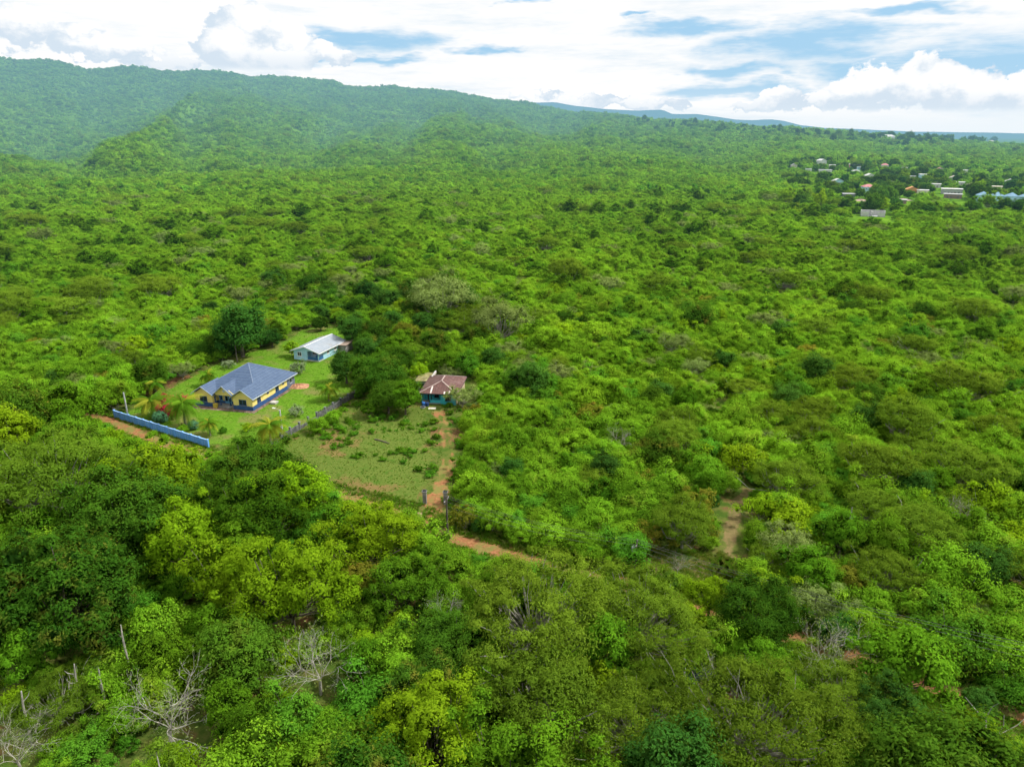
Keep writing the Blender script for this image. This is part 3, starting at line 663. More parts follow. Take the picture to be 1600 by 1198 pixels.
# ------------------------------------------------------------------ the light blue house with a tin gable roof
LBLUE = plain('light_blue_wall', (.34, .58, .72), .08, .8, .85, stain=(.45, .55, .58))
TURQ = plain('turquoise_wall', (.05, .42, .50), .1, .8, .85, stain=(.22, .36, .34))
DBLUE = plain('dark_blue_rail', (.03, .13, .30), .15, 1, .7)
def blue_house():
    A = at(460, 561); W, D = 8.0, 12.6; ang = math.radians(-19.5)
    h = empty('light_blue_house', A, ang); tag(h, 'light blue house with pale tin gable roof behind the yellow house', 'house')
    E_ = 2.75; px0 = 4.1; pd = 2.2; rise = 1.35; o = .65
    w = MB(); out = [(0, 0), (px0, 0), (px0, pd), (W, pd), (W, D), (0, D)]
    for i in range(len(out)):
        a, b = out[i], out[(i+1) % len(out)]; w.poly([(*a, -.1), (*b, -.1), (*b, E_), (*a, E_)])
    w.prism([(0, E_), (W, E_), (W/2, E_+rise)], .0, .16); w.poly([(W, D, E_), (0, D, E_), (W/2, D, E_+rise)]); w.build('wall', LBLUE, h)
    b = MB(); b.box(px0+.01, W, 0, pd-.01, -.1, .35); b.build('porch_floor', PALECONC, h)
    b = MB(); b.box(px0+.02, W-.02, .04, .14, .35, 1.15); b.box(W-.14, W-.02, .14, pd-.02, .35, 1.15); b.build('porch_rail', DBLUE, h)
    for x in (px0+.2, W-.16):
        c = MB(); c.box(x-.12, x+.12, .03, .27, .35, E_); c.build('column', LBLUE, h)
    d = MB(); d.box(W-2.4, W-1.4, pd-.06, pd-.004, .35, 2.4); do = d.build('door', DBLUE, h); k = MB(); k.box(W-1.56, W-1.5, pd-.12, pd-.061, 1.3, 1.4); k.build('handle', TRIM, do)
    window(h, ((px0+1.2, pd, 1.75), (1, 0, 0), (0, -1, 0)), 1.2, 1.1, TRIM, GLASS)
    window(h, ((1.9, 0, 1.7), (1, 0, 0), (0, -1, 0)), 1.3, 1.2, TRIM, GLASS)
    for y in (4.6, 8.2, 11): window(h, ((W, y, 1.7), (0, 1, 0), (1, 0, 0)), 1.1, 1.1, TRIM, GLASS)
    r = MB(); t = .08
    for s in (0, 1):
        xe = -o if s == 0 else W+o; ze = E_-rise*o/(W/2)
        P = [(xe, -o, ze), (W/2, -o, E_+rise), (W/2, D+o, E_+rise), (xe, D+o, ze)]
        r.slab([(p[0], p[1], p[2]+.1) for p in (P if s == 0 else P[::-1])], t)
    ro = r.build('roof', TINROOF, h)
    c = MB(); bar(c, (W/2, -o-.01, E_+rise+.12), (W/2, D+o+.01, E_+rise+.12), .35, .05); c.build('ridge_cap', TRIM, ro)
    f = MB(); bar(f, (-o, -o-.04, E_-.2), (W/2, -o-.04, E_+rise-.0), .06, .2); bar(f, (W/2, -o-.041, E_+rise), (W+o, -o-.041, E_-.2), .06, .2); f.box(W+o+.002, W+o+.05, -o, D+o, E_-.36, E_-.13); f.build('fascia', TRIM, ro)
    return h
blue_house()
def small_shed():
    A = at(519, 549.5); ang = math.radians(-16); h = empty('wooden_shed', A, ang); tag(h, 'small shed with flat brown rusted roof behind the light blue house', 'shed')
    W, D, E_ = 4.4, 4.2, 2.2
    w = MB(); w.box(0, W, 0, D, -.1, E_); w.build('wall', CONC, h)
    r = MB(); r.slab([(-.4, -.4, E_+.12), (W+.4, -.4, E_+.14), (W+.5, D+.4, E_+.55), (-.3, D+.4, E_+.5)], .1); r.build('roof', BROWNROOF, h)
    d = MB(); d.box(.5, 1.5, -.05, -.003, -.05, 2.0); do = d.build('door', DARKMETAL, h); k = MB(); k.box(1.32, 1.4, -.1, -.051, 1.0, 1.1); k.build('handle', TRIM, do)
small_shed()
# ------------------------------------------------------------------ the turquoise house with a rusty hip roof, and the block shed beside it
PSHEET = plain('pale_sheet', (.66, .58, .54), .15, 1.5, .6)
def turquoise_house():
    A = at(659, 630.5); W, D = 8.1, 11.5; ang = math.radians(-6.5); h = empty('turquoise_house', A, ang)
    tag(h, 'turquoise cottage with rusty maroon hip roof at the end of the red track', 'house')
    E_ = 2.75; pd = 1.9; px1 = 4.5; o = .55
    w = MB(); out = [(0, pd), (px1, pd), (px1, 0), (W, 0), (W, D), (0, D)]
    for i in range(len(out)):
        a, b = out[i], out[(i+1) % len(out)]; w.poly([(*a, -.1), (*b, -.1), (*b, E_), (*a, E_)], 1 if i == 3 else 0)
    w.build('wall', [TURQ, plain('cream_wall', (.52, .42, .30), .1, 1, .9, stain=(.35, .25, .17))], h)
    b = MB(); b.box(0, px1-.01, 0, pd-.01, -.1, .3); b.build('porch_floor', CONC, h)
    b = MB(); b.box(1.9, px1-.02, .03, .15, .3, 1.0); b.build('porch_rail', TURQ, h)
    for x in (.12, 2.0): c = MB(); c.box(x-.1, x+.1, .03, .23, .3, E_); c.build('column', TURQ, h)
    d = MB(); d.box(1.0, 1.95, pd-.05, pd-.003, .3, 2.3); do = d.build('door', DARKMETAL, h); k = MB(); k.box(1.78, 1.85, pd-.1, pd-.051, 1.2, 1.3); k.build('handle', TRIM, do)
    window(h, ((px1+1.75, 0, 1.6), (1, 0, 0), (0, -1, 0)), 1.3, 1.1, DARKMETAL, GLASS); window(h, ((W, 3, 1.6), (0, 1, 0), (1, 0, 0)), 1.1, 1.1, DARKMETAL, GLASS); window(h, ((3.2, pd, 1.6), (1, 0, 0), (0, -1, 0)), 1.0, 1.1, DARKMETAL, GLASS)
    r = MB(); z1 = E_+1.65; e = E_+.02; a0, a1, b0, b1 = -o, W+o, -o, D+o; r0, r1 = (W/2, 4.0, z1), (W/2, D-3.6, z1)
    r.poly([(a0, b0, e), (a1, b0, e), r0]); r.poly([(a1, b0, e), (a1, b1, e), r1, r0]); r.poly([(a1, b1, e), (a0, b1, e), r1]); r.poly([(a0, b1, e), (a0, b0, e), r0, r1])
    ro = r.build('roof', RUSTROOF, h)
    f = MB(); f.box(a0, a1, b0-.04, b0-.002, e-.16, e+.02); f.box(a1+.002, a1+.04, b0, b1, e-.16, e+.02); f.box(a0-.04, a0-.002, b0, b1, e-.16, e+.02); f.build('fascia', DARKMETAL, ro)
    c = MB(); L = lambda p, q, t: tuple(np.array(p)*(1-t)+np.array(q)*t+np.array([0, 0, .05]))
    for p, q in (((a0, b0, e), r0), ((a1, b0, e), r0), (r0, r1), ((a1, b1, e), r1), ((a0, b1, e), r1)): bar(c, L(p, q, .03), L(p, q, .97), .28, .04)
    c.build('ridge_cap', plain('pale_flashing', (.40, .32, .29), .2, 1.5, .7, stain=(.2, .10, .08)), ro)
    for x0, t0, t1 in ((2.1, .02, .55), (5.3, .02, .2), (6.4, .02, .24)):     # pale sheets patched into the slope that faces the yard
        yy = lambda t: b0+(4.0-b0)*t; zz = lambda t: e+(z1-e)*t+.035
        MB().poly([(x0, yy(t0), zz(t0)), (x0+.36, yy(t0), zz(t0)), (x0+.36, yy(t1), zz(t1)), (x0, yy(t1), zz(t1))]).build('patch_sheet', PSHEET, ro)
turquoise_house()
def block_shed():
    A = at(650.5, 611); ang = math.radians(-6.5); h = empty('block_shed', A, ang); tag(h, 'grey block shed with mossy slab roof beside the turquoise cottage', 'shed')
    W, D, E_ = 3.6, 6.0, 2.6
    w = MB(); w.box(0, W, 0, D, -.1, E_); w.build('wall', CONC, h)
    r = MB(); r.slab([(-.2, -.2, E_+.13), (W+.2, -.2, E_+.13), (W+.2, D+.2, E_+.2), (-.2, D+.2, E_+.2)], .127); r.build('roof', MOSSROOF, h)
    p = MB(); p.box(W-.16, W+.14, 2.0, D+.2, E_+.21, E_+.75); p.build('parapet', PALECONC, h)
    d = MB(); d.box(1.0, 2.0, -.05, -.003, -.05, 2.0); do = d.build('door', DARKMETAL, h); k = MB(); k.box(1.84, 1.9, -.1, -.051, 1.0, 1.1); k.build('handle', TRIM, do)
block_shed()
# yard things in front of the cottage
p = at(662, 634); b = MB(); b.tube([(0, 0, 0), (0, 0, .08), (0, 0, .45), (0, 0, .8), (0, 0, .92)], [.36, .40, .43, .40, .36], 14); bo = b.build('barrel', plain('blue_plastic', (.04, .16, .50), .1)); bo.location = p
tag(bo, 'blue plastic barrel by the porch of the turquoise cottage', 'barrel')
p = at(667.5, 634.5); b = MB(); b.tube([(0, 0, 0), (0, 0, .08), (0, 0, .45), (0, 0, .8), (0, 0, .92)], [.34, .38, .40, .38, .34], 14); bo = b.build('barrel', plain('navy_plastic', (.02, .05, .16), .1)); bo.location = p
tag(bo, 'dark navy barrel next to the blue one by the porch', 'barrel')
p = at(661, 637.5); b = MB(); b.tube([(0, 0, 0), (0, 0, .3), (0, 0, .3), (0, 0, .06)], [.42, .60, .54, .36], 14); bo = b.build('wash_basin', TRIM); bo.location = p; tag(bo, 'white wash basin on the ground in front of the blue barrel', 'basin')
p = at(675, 638.5); b = MB(); b.slab([(-.9, -.4, .1), (.8, -.5, .12), (.9, .5, .16), (-.8, .45, .12)], .06); b.box(-.6, .5, -.3, .3, .0, .05); bo = b.build('board', plain('pale_board', (.6, .56, .48), .15)); bo.location = p; tag(bo, 'pale flat board lying on the bare yard before the cottage', 'board')
p = at(597, 690); b = MB(); b.tube([(-2.2, 1.3, .18), (-.7, .5, .2), (.8, -.45, .2), (2.2, -1.4, .17)], [.2, .19, .17, .12], 8); b.tube([(.8, -.45, .25), (1.2, -.1, .6)], [.08, .04], 6); bo = b.build('fallen_log', MAT['bark']); bo.location = p; bo.scale = (.75, .75, .75); tag(bo, 'fallen log lying in the grassy clearing', 'log')
# ------------------------------------------------------------------ walls and fences
BLUEW = plain('blue_painted_wall', (.13, .36, .84), .08, .7, .8, stain=(.20, .42, .78)); BLUED = plain('blue_coping', (.27, .48, .82), .08, 1, .8)
def boundary_wall():
    P, Q = at(180, 652), at(326, 699); L = np.linalg.norm(Q-P); ang = math.atan2(Q[1]-P[1], Q[0]-P[0]); h = empty('boundary_wall', P, ang)
    tag(h, 'long blue boundary wall with capped pillars along the red road', 'wall'); n = 12; s = L/n
    for i in range(n+1):
        c = MB(); x = i*s; c.box(x-.15, x+.15, -.15, .15, -.2, 1.72); c.box(x-.20, x+.20, -.20, .20, 1.722, 1.80); po = c.build('pillar', BLUEW, h)
        cp = MB(); [cp.poly([(x+.17*a, .17*b, 1.802), (x+.17*c_, .17*d_, 1.802), (x, 0, 1.92)]) for a, b, c_, d_ in ((-1, -1, 1, -1), (1, -1, 1, 1), (1, 1, -1, 1), (-1, 1, -1, -1))]; cp.build('cap', BLUED, po)
        if i < n:
            w = MB(); w.box(x+.172, x+s-.172, -.09, .09, -.2, 1.62); wo = w.build('panel', BLUEW, h)
            t = MB(); t.box(x+.174, x+s-.174, -.14, .14, 1.622, 1.7); t.build('coping', BLUED, wo)
            g = MB(); [g.box(x+s*q-.03, x+s*q+.03, -.12, -.092, .05, 1.55) for q in (.35, .65)]; g.build('rib', BLUED, wo)
boundary_wall()
DARKCONC = plain('dark_block', (.12, .125, .12), .25, 1, .9, stain=(.05, .06, .05))
MIDCONC = plain('weathered_pillar', (.15, .16, .165), .25, 1.5, .9, stain=(.07, .08, .07))
def yard_wall():
    P, Q = at(424, 697), at(556, 619); L = np.linalg.norm(Q-P); ang = math.atan2(Q[1]-P[1], Q[0]-P[0]); h = empty('yard_wall', P, ang)
    tag(h, 'dark unfinished block wall with taller pillars between lawn and clearing', 'wall'); n = 10; s = L/n
    for i in range(n+1):
        c = MB(); x = i*s; c.box(x-.17, x+.17, -.17, .17, -.2, 1.65); c.box(x-.23, x+.23, -.23, .23, 1.652, 1.75); c.build('pillar', MIDCONC, h)
        if i < n:
            hh = 1.25 if i not in (3, 4) else .7; w = MB(); w.box(x+.202, x+s-.202, -.1, .1, -.2, hh); w.build('panel', DARKCONC, h)
            if i > 4:
                g = MB(); [g.box(x+.202, x+s-.202, -.03, .03, z, z+.06) for z in (1.38, 1.6)]; [g.box(x+q*s-.02, x+q*s+.02, -.028, .028, hh+.002, 1.66) for q in (.25, .5, .75)]; g.build('railing', DARKMETAL, h)
yard_wall()
for px, py, lb in ((664, 786, 'dark weathered gate pillar on the clearing side of the red track'), (696.5, 787, 'dark gate pillar on the bush side of the red track')):
    c = MB(); c.box(-.32, .32, -.32, .32, -.2, 2.2); c.box(-.42, .42, -.42, .42, 2.202, 2.36); o = empty('gate_pillar', at(px, py)); c.build('shaft', CONC, o)
    c2 = MB(); c2.poly([(-.36, -.36, 2.362), (.36, -.36, 2.362), (0, 0, 2.7)]).poly([(.36, -.36, 2.362), (.36, .36, 2.362), (0, 0, 2.7)]).poly([(.36, .36, 2.362), (-.36, .36, 2.362), (0, 0, 2.7)]).poly([(-.36, .36, 2.362), (-.36, -.36, 2.362), (0, 0, 2.7)]); c2.build('cap', DARKMETAL, o)
    tag(o, lb, 'gate pillar', 'gate pillars')
# ------------------------------------------------------------------ poles and wires
def height_at(px, py, ptop):                     # height of a vertical thing whose foot is seen at (px, py) and whose top at row ptop
    g = at(px, py); zs = np.linspace(.2, 40, 400); ys = np.array([proj(g[0], g[1], z)[1] for z in zs]); return float(np.interp(-ptop, -ys, zs))
WOODP = plain('pole_wood', (.10, .085, .07), .2, 2, .9); GREYP = plain('grey_pole', (.40, .42, .42), .1, 2, .7)
POLES = {}
def pole(key, px, py, ptop, r, mat, label, arms=0, transformer=False, lamp=False, cat='utility pole'):
    g = at(px, py); H = height_at(px, py, ptop); o = empty('lamp_post' if lamp else 'utility_pole', g, -.30); tag(o, label, cat)
    m = MB(); m.tube([(0, 0, -.5), (0, 0, H*.5), (0, 0, H)], [r*1.25, r, r*.8], 10); m.build('pole', mat, o)
    if arms:
        a = MB(); a.box(-.06, .06, -.9, .9, H-.75, H-.62); ao = a.build('cross_arm', WOODP, o)
        for y in (-.8, 0.25, .8): i = MB(); i.tube([(0, y, H-.62), (0, y, H-.40)], [.05, .035], 8); i.build('insulator', TRIM, ao)
    if transformer:
        t = MB(); t.tube([(-.42, 0, H-2.0), (-.42, 0, H-1.95), (-.42, 0, H-1.15), (-.42, 0, H-1.1)], [.2, .27, .27, .2], 12); to = t.build('transformer', METALGREY, o)
        b = MB(); b.tube([(-.42, 0, H-1.1), (-.42, 0, H-.85)], [.06, .04], 8); b.build('bushing', TRIM, to)
    if lamp:
        a = MB(); a.tube([(0, 0, H-.3), (-.3, -.1, H+.15), (-.9, -.3, H+.35)], [.05, .045, .04], 8); ao = a.build('arm', GREYP, o)
        l = MB(); l.box(-1.45, -.85, -.50, -.18, H+.28, H+.42); l.build('lamp_head', TRIM, ao)
        mt = MB(); mt.box(-.17, .17, -.3, -.12, 1.6, 2.3); mt.build('meter_box', METALGREY, o)
    POLES[key] = (g, H)
pole('wall', 201, 655, 613, .17, GREYP, 'plain grey pole standing behind the end of the blue boundary wall')
pole('lamp', 442, 682, 640, .17, GREYP, 'grey lamp post with a white lamp head beside the yellow palm', lamp=True, cat='lamp post')
pole('back', 371, 566, 532, .15, WOODP, 'thin utility pole rising behind the roof of the yellow house', arms=1)
pole('gate', 699.5, 838, 775, .14, WOODP, 'dark utility pole by the gate at the red road', arms=1)
pole('verge', 992, 892, 843, .13, WOODP, 'utility pole with a pale transformer on the grassy verge', arms=1, transformer=True)
WIRE = plain('wire', (.10, .10, .10), .1, 1, .6)
def wire(p, q, sag, label, r=.018):
    p, q = np.array(p), np.array(q); pts = []
    for t in np.linspace(0, 1, 25): e = p*(1-t)+q*t; e[2] -= sag*4*t*(1-t); pts.append(e)
    m = MB(); m.tube(pts, r, 4); tag(m.build('power_line', WIRE), label, 'power line', 'power lines along the red road')
gv, hv = POLES['verge']; gg, hg = POLES['gate']; end = at(1780, 1150)
for k, (dy, dz, nm) in enumerate(((.75, -.4, 'outer'), (.2, -.4, 'middle'), (-.75, -.4, 'inner'), (0, -1.7, 'lowest'))):
    off = np.array([.3*dy, .95*dy, 0])
    wire(gv+off+(0, 0, hv+dz), end+off+(0, 0, 8.6+dz), 1.5, f'{nm} wire running from the transformer pole over the bushes', .022)
    wire(gg+off+(0, 0, hg+dz), gv+off+(0, 0, hv+dz), .9, f'{nm} wire between the gate pole and the transformer pole', .016)
# ------------------------------------------------------------------ dead stems in the near wood
for px, ptop, pbot, lean, lb in ((200, 966, 1036, .05, 'tall pale dead stem standing by the dark trees'), (122, 1031, 1085, .22, 'bleached dead stem leaning at the lower wood edge'), (161, 1040, 1085, .08, 'thin dead stem right beside the leaning one'), (42, 1075, 1135, .25, 'pale broken stem near the frame corner'), (1322, 775, 830, .2, 'crooked pale snag with two short arms among the scrub')):
    g = at(px, pbot, 2.5); H = 4.5*(pbot-ptop)/60+2.5; o = empty('dead_stem', (g[0], g[1], 0))
    m = MB(); m.tube([(0, 0, -.3), (lean*.4, .05, H*.4), (lean*1.1, -.05, H*.75), (lean*1.6, .1, H)], [.17, .14, .11, .06], 7); m.build('trunk', MAT['whitebark'], o)
    b = MB()
    for z in (.62, .8): t = random.random()*6; b.tube([(lean*.9, 0, H*z), (lean+.6*math.cos(t), .6*math.sin(t), H*z+.5), (lean+.8*math.cos(t), .8*math.sin(t), H*z+.95)], [.05, .04, .015], 5)
    b.build('branch', MAT['whitebark'], o); tag(o, lb, 'dead tree')
def fallen_tree():
    o = empty('fallen_tree', at(1525, 1165, 1.0)*np.array([1, 1, 0])); tag(o, 'large bleached dead tree sprawling over the bare orange soil', 'dead tree')
    P = lambda px, py, z: at(px, py, z)-np.array(o.location)
    m = MB(); m.tube([P(1448, 1110, 3.2), P(1478, 1130, 2.6), P(1505, 1150, 2.0), P(1525, 1166, 1.5), P(1560, 1162, 1.6), P(1590, 1166, 1.4), P(1640, 1180, .6)], [.07, .12, .17, .22, .22, .20, .18], 8); m.build('trunk', MAT['whitebark'], o)
    for pts, r in (([(1548, 1164, 1.6), (1560, 1148, 2.8), (1568, 1132, 4.2), (1569, 1116, 5.6)], .08), ([(1548, 1164, 1.6), (1540, 1146, 3.0), (1541, 1126, 4.4), (1538, 1112, 5.6)], .09), ([(1541, 1126, 4.4), (1528, 1112, 5.6), (1516, 1098, 6.4), (1508, 1088, 6.9)], .06),
                   ([(1541, 1120, 4.9), (1550, 1104, 6.4), (1560, 1098, 6.9)], .05), ([(1525, 1166, 1.5), (1556, 1150, 3.0), (1590, 1132, 4.6), (1612, 1112, 5.8)], .06), ([(1478, 1130, 2.6), (1474, 1114, 3.8), (1470, 1100, 5.0)], .04), ([(1590, 1166, 1.4), (1606, 1156, 2.4), (1622, 1140, 3.6)], .06), ([(1500, 1146, 2.1), (1492, 1130, 3.2), (1494, 1116, 4.2)], .035)):
        b = MB(); b.tube([P(*q) for q in pts], list(np.linspace(r, r*.3, len(pts))), 6); b.build('branch', MAT['whitebark'], o)
fallen_tree()
# leaning white post and a parked car in the shade of the near trees
g = at(1066, 1078); m = MB(); m.tube([(0, 0, -.2), (.06, .05, 1.5), (.12, .1, 3.0)], [.07, .07, .06], 8); po = m.build('post', TRIM); po.location = g; tag(po, 'slim white post standing in the shade below the spreading trees', 'post')
def car():
    o = empty('parked_car', at(1092, 1058), .35); tag(o, 'dark blue car parked in deep shade under the trees', 'car')
    paint = plain('dark_blue_paint', (.02, .035, .06), .05, 1, .3); b = MB()
    prof = [(-2.1, .35), (-2.15, .7), (-2.0, .92), (-1.1, 1.0), (1.15, .98), (1.95, .86), (2.1, .6), (2.1, .35)]
    b.prism(prof, -.82, .82); b.build('body', paint, o)
    c = MB(); lo = [(-1.45, .98), (1.1, .97)]; hi = [(-.95, 1.45), (.45, 1.45)]
    V = [(-1.45, -.76, .99), (1.1, -.76, .99), (1.1, .76, .99), (-1.45, .76, .99), (-.95, -.6, 1.46), (.45, -.6, 1.46), (.45, .6, 1.46), (-.95, .6, 1.46)]
    c.v = V; c.f = [(4, 5, 6, 7)]; c.m = [0]; c.build('roof', paint, o)
    w = MB(); w.v = V; w.f = [(0, 1, 5, 4), (1, 2, 6, 5), (2, 3, 7, 6), (3, 0, 4, 7)]; w.m = [0]*4; w.build('window', GLASS, o)
    for x in (-1.3, 1.3):
        for y in (-.78, .78): t = MB(); t.tube([(x, y-.11, .34), (x, y+.11, .34)], .34, 14); wo = t.build('wheel', BLACKRUB, o); r = MB(); r.tube([(x, y-.115, .34), (x, y+.115, .34)], .19, 10); r.build('rim', METALGREY, wo)
    for y in (-.6, .6): l = MB(); l.box(2.102, 2.13, y-.16, y+.16, .62, .76); l.build('headlight', TRIM, o)
car()
# ------------------------------------------------------------------ far houses of the settlement
HOUSECOL = {}
def hc(c, rough=.8):
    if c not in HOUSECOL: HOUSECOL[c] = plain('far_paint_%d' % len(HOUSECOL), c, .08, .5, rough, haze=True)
    return HOUSECOL[c]
WHT, PINK, GRY, DGR, LBL, ORG, BRN, CRM = (.58, .58, .57), (.50, .20, .21), (.36, .37, .38), (.12, .13, .15), (.38, .58, .72), (.55, .27, .10), (.24, .17, .13), (.62, .56, .45)
FARSPOTS = []
def far_house(px, py, w, d, h, wall, roof, style, label, yaw=0.0, storeys=1):
    if py > 240: w, d, h = w*1.12, d*1.1, h*1.2
    g = at_terrain(px, py); o = empty('far_house', g, -math.atan2(g[0], g[1])+yaw); tag(o, label, 'house', 'houses of the far settlement'); FARSPOTS.append((g[0], g[1], max(w, d)*.7))
    m = MB(); m.box(-w/2, w/2, -d/2, d/2, -1.5, h)
    if style == 'gable': m.prism([(-w/2, h), (w/2, h), (0, h+w*.22)], -d/2, d/2)
    m.build('wall', hc(wall), o); r = MB(); e = .5
    if style == 'hip':
        z = h+.02; t = h+min(w, d)*.28; q = max(0, (w-d)/2); P = [(-w/2-e, -d/2-e, z), (w/2+e, -d/2-e, z), (w/2+e, d/2+e, z), (-w/2-e, d/2+e, z)]; a, b = (-q, 0, t), (q, 0, t)
        r.poly([P[0], P[1], b, a]).poly([P[1], P[2], b]).poly([P[2], P[3], a, b]).poly([P[3], P[0], a])
    elif style == 'gable':
        for s in (-1, 1): r.slab([(s*(w/2+e), -d/2-e, h-.2), (0, -d/2-e, h+w*.22+.1), (0, d/2+e, h+w*.22+.1), (s*(w/2+e), d/2+e, h-.2)][::s], .12)
    else: r.slab([(-w/2-e, -d/2-e, h+.2), (w/2+e, -d/2-e, h+.2), (w/2+e, d/2+e, h+.45), (-w/2-e, d/2+e, h+.45)], .19)
    r.build('roof', hc(roof), o)
    for s in range(storeys):
        z = 1.5+s*2.9
        for x in np.linspace(-w/2, w/2, max(2, int(w/3))+2)[1:-1]: q = MB(); q.box(x-.6, x+.6, -d/2-.05, -d/2-.004, z-.55, z+.55); q.build('window', hc(DGR), o)
    q = MB(); q.box(-.5+w*.12, .5+w*.12, -d/2-.06, -d/2-.005, 0, 2.1); q.build('door', hc(BRN), o)
HS = [(1283, 257, 9, 12, 5, WHT, WHT, 'gable', 'white house with tall gable, farthest up the settlement', .5, 1), (1289, 270, 15, 8, 3.2, WHT, GRY, 'flat', 'long low pale building below the white gable', 0, 1),
      (1320, 262, 12, 9, 4, PINK, WHT, 'hip', 'pink walled house under a white roof', 0, 1), (1263, 268, 7, 6, 3, WHT, WHT, 'flat', 'tiny white hut at the western end', 0, 1), (1343, 265, 7, 6, 3, LBL, WHT, 'flat', 'little pale hut past the pink house', 0, 1),
      (1358, 279, 10, 7, 3.2, WHT, WHT, 'gable', 'white cottage by a yellow tree', .4, 1), (1368, 283, 6, 6, 5, GRY, GRY, 'flat', 'narrow grey block by the white cottage', 0, 1), (1355, 302, 10, 8, 5.4, LBL, PINK, 'hip', 'two storey pale blue house with pink hip roof', .35, 2),
      (1325, 310, 9, 7, 3.4, DGR, GRY, 'flat', 'dark grey shed nearest the scrub', .1, 1), (1424, 280, 8, 7, 3, CRM, WHT, 'flat', 'cream hut beside the blue and white block', 0, 1), (1446, 282, 14, 9, 6, LBL, WHT, 'flat', 'blue and white two storey block', .2, 2),
      (1490, 282, 9, 6, 3, WHT, CRM, 'gable', 'small cream roofed house among trees', .2, 1), (1500, 290, 7, 6, 3, WHT, WHT, 'flat', 'small white hut above the townhouses', 0, 1), (1518, 294, 9, 7, 3, WHT, CRM, 'hip', 'white house just above the townhouses', .3, 1),
      (1424, 302, 11, 8, 3.2, ORG, ORG, 'gable', 'orange brown shed in the middle of the settlement', .2, 1), (1441, 303, 9, 7, 3, CRM, WHT, 'flat', 'whitish shed next to the orange one', 0, 1), (1486, 303, 16, 8, 4, GRY, WHT, 'flat', 'long grey building with white flat roof', .1, 1),
      (1488, 310, 13, 7, 3.2, BRN, GRY, 'flat', 'brown lean-to below the long grey building', 0, 1), (1557, 297, 8, 6, 3, CRM, CRM, 'flat', 'cream hut above the townhouse roofs', 0, 1), (1407, 318, 8, 6, 2.6, BRN, GRY, 'flat', 'low brown hut by the bare earth', 0, 1),
      (1300, 262, 8, 6, 3, CRM, WHT, 'flat', 'cream hut between the white gable and the pink house', 0, 1), (1336, 272, 9, 7, 3.2, WHT, GRY, 'hip', 'white walled grey roofed hut below the little pale hut', .2, 1), (1308, 288, 10, 7, 3.2, LBL, WHT, 'gable', 'pale blue gabled house on the slope above the dark shed', .3, 1), (1382, 262, 9, 7, 3.2, WHT, PINK, 'hip', 'white house with reddish roof above the cream huts', .1, 1),
      (1392, 292, 9, 7, 3.2, CRM, GRY, 'gable', 'cream gabled house behind the two storey blue house', .4, 1), (1462, 293, 8, 6, 3, WHT, WHT, 'flat', 'white hut below the blue and white block', 0, 1), (1412, 266, 8, 6, 3, GRY, WHT, 'flat', 'grey hut uphill of the cream hut', 0, 1), (1468, 268, 9, 6, 3, CRM, PINK, 'gable', 'pink roofed cottage uphill of the blue and white block', .2, 1),
      (1535, 284, 10, 7, 3.2, WHT, GRY, 'hip', 'white house uphill of the townhouses', .2, 1), (1578, 288, 9, 7, 3, LBL, WHT, 'gable', 'pale blue cottage at the edge behind the terrace', .2, 1), (1505, 270, 9, 6, 3, WHT, WHT, 'flat', 'white flat roofed hut highest above the terrace', 0, 1), (1240, 262, 8, 6, 3, CRM, GRY, 'gable', 'cream cottage west of the tiny white hut', .2, 1),
      (1322, 208.5, 30, 16, 9, WHT, WHT, 'flat', 'white building on the skyline beside tall trees', 0, 1), (1387, 219, 34, 18, 9, WHT, WHT, 'hip', 'pale house among skyline trees', 0, 1), (1452, 218, 40, 20, 12, PINK, WHT, 'hip', 'white roofed pink building on the skyline', .3, 1),
      (1478, 223, 30, 16, 8, WHT, WHT, 'flat', 'white skyline house west of the pale field', 0, 1), (1508, 225, 30, 16, 8, CRM, WHT, 'hip', 'cream skyline house by the pale field', 0, 1), (1534, 223, 26, 16, 8, WHT, WHT, 'flat', 'white speck of a house on the pale field', 0, 1), (1548, 224, 22, 14, 8, PINK, CRM, 'hip', 'pinkish skyline house furthest to the east', 0, 1)]
for a in HS: far_house(*a)
def townhouses():
    g = at_terrain(1567, 318); o = empty('terraced_townhouses', g, -math.atan2(g[0], g[1])+.10); tag(o, 'long blue two storey terrace with four gabled roofs', 'terrace'); FARSPOTS.append((g[0], g[1], 18)); FARSPOTS.append((g[0]+14, g[1]-6, 12)); FARSPOTS.append((g[0]-14, g[1]+6, 12))
    n, w, d, h = 4, 10.5, 10, 6.4
    for i in range(n):
        x = (i-n/2)*w; m = MB(); m.box(x+.02, x+w-.02, -d/2+(i % 2)*.6, d/2, -2, h); m.build('wall', hc(LBL), o)
        r = MB(); z = h+.02; P = [(x-.1, -d/2-.6, z), (x+w+.1, -d/2-.6, z), (x+w+.1, d/2+.6, z), (x-.1, d/2+.6, z)]; t = (x+w/2, 0, h+3.2); [r.poly([P[k], P[(k+1) % 4], t]) for k in range(4)]; r.build('roof', hc((.17, .30, .42)), o)
        for zz in (1.5, 4.5):
            for xx in (x+2.5, x+7.6): q = MB(); q.box(xx-.7, xx+.7, -d/2-.06, -d/2-.004, zz-.6, zz+.6); q.build('window', hc(DGR), o)
townhouses()
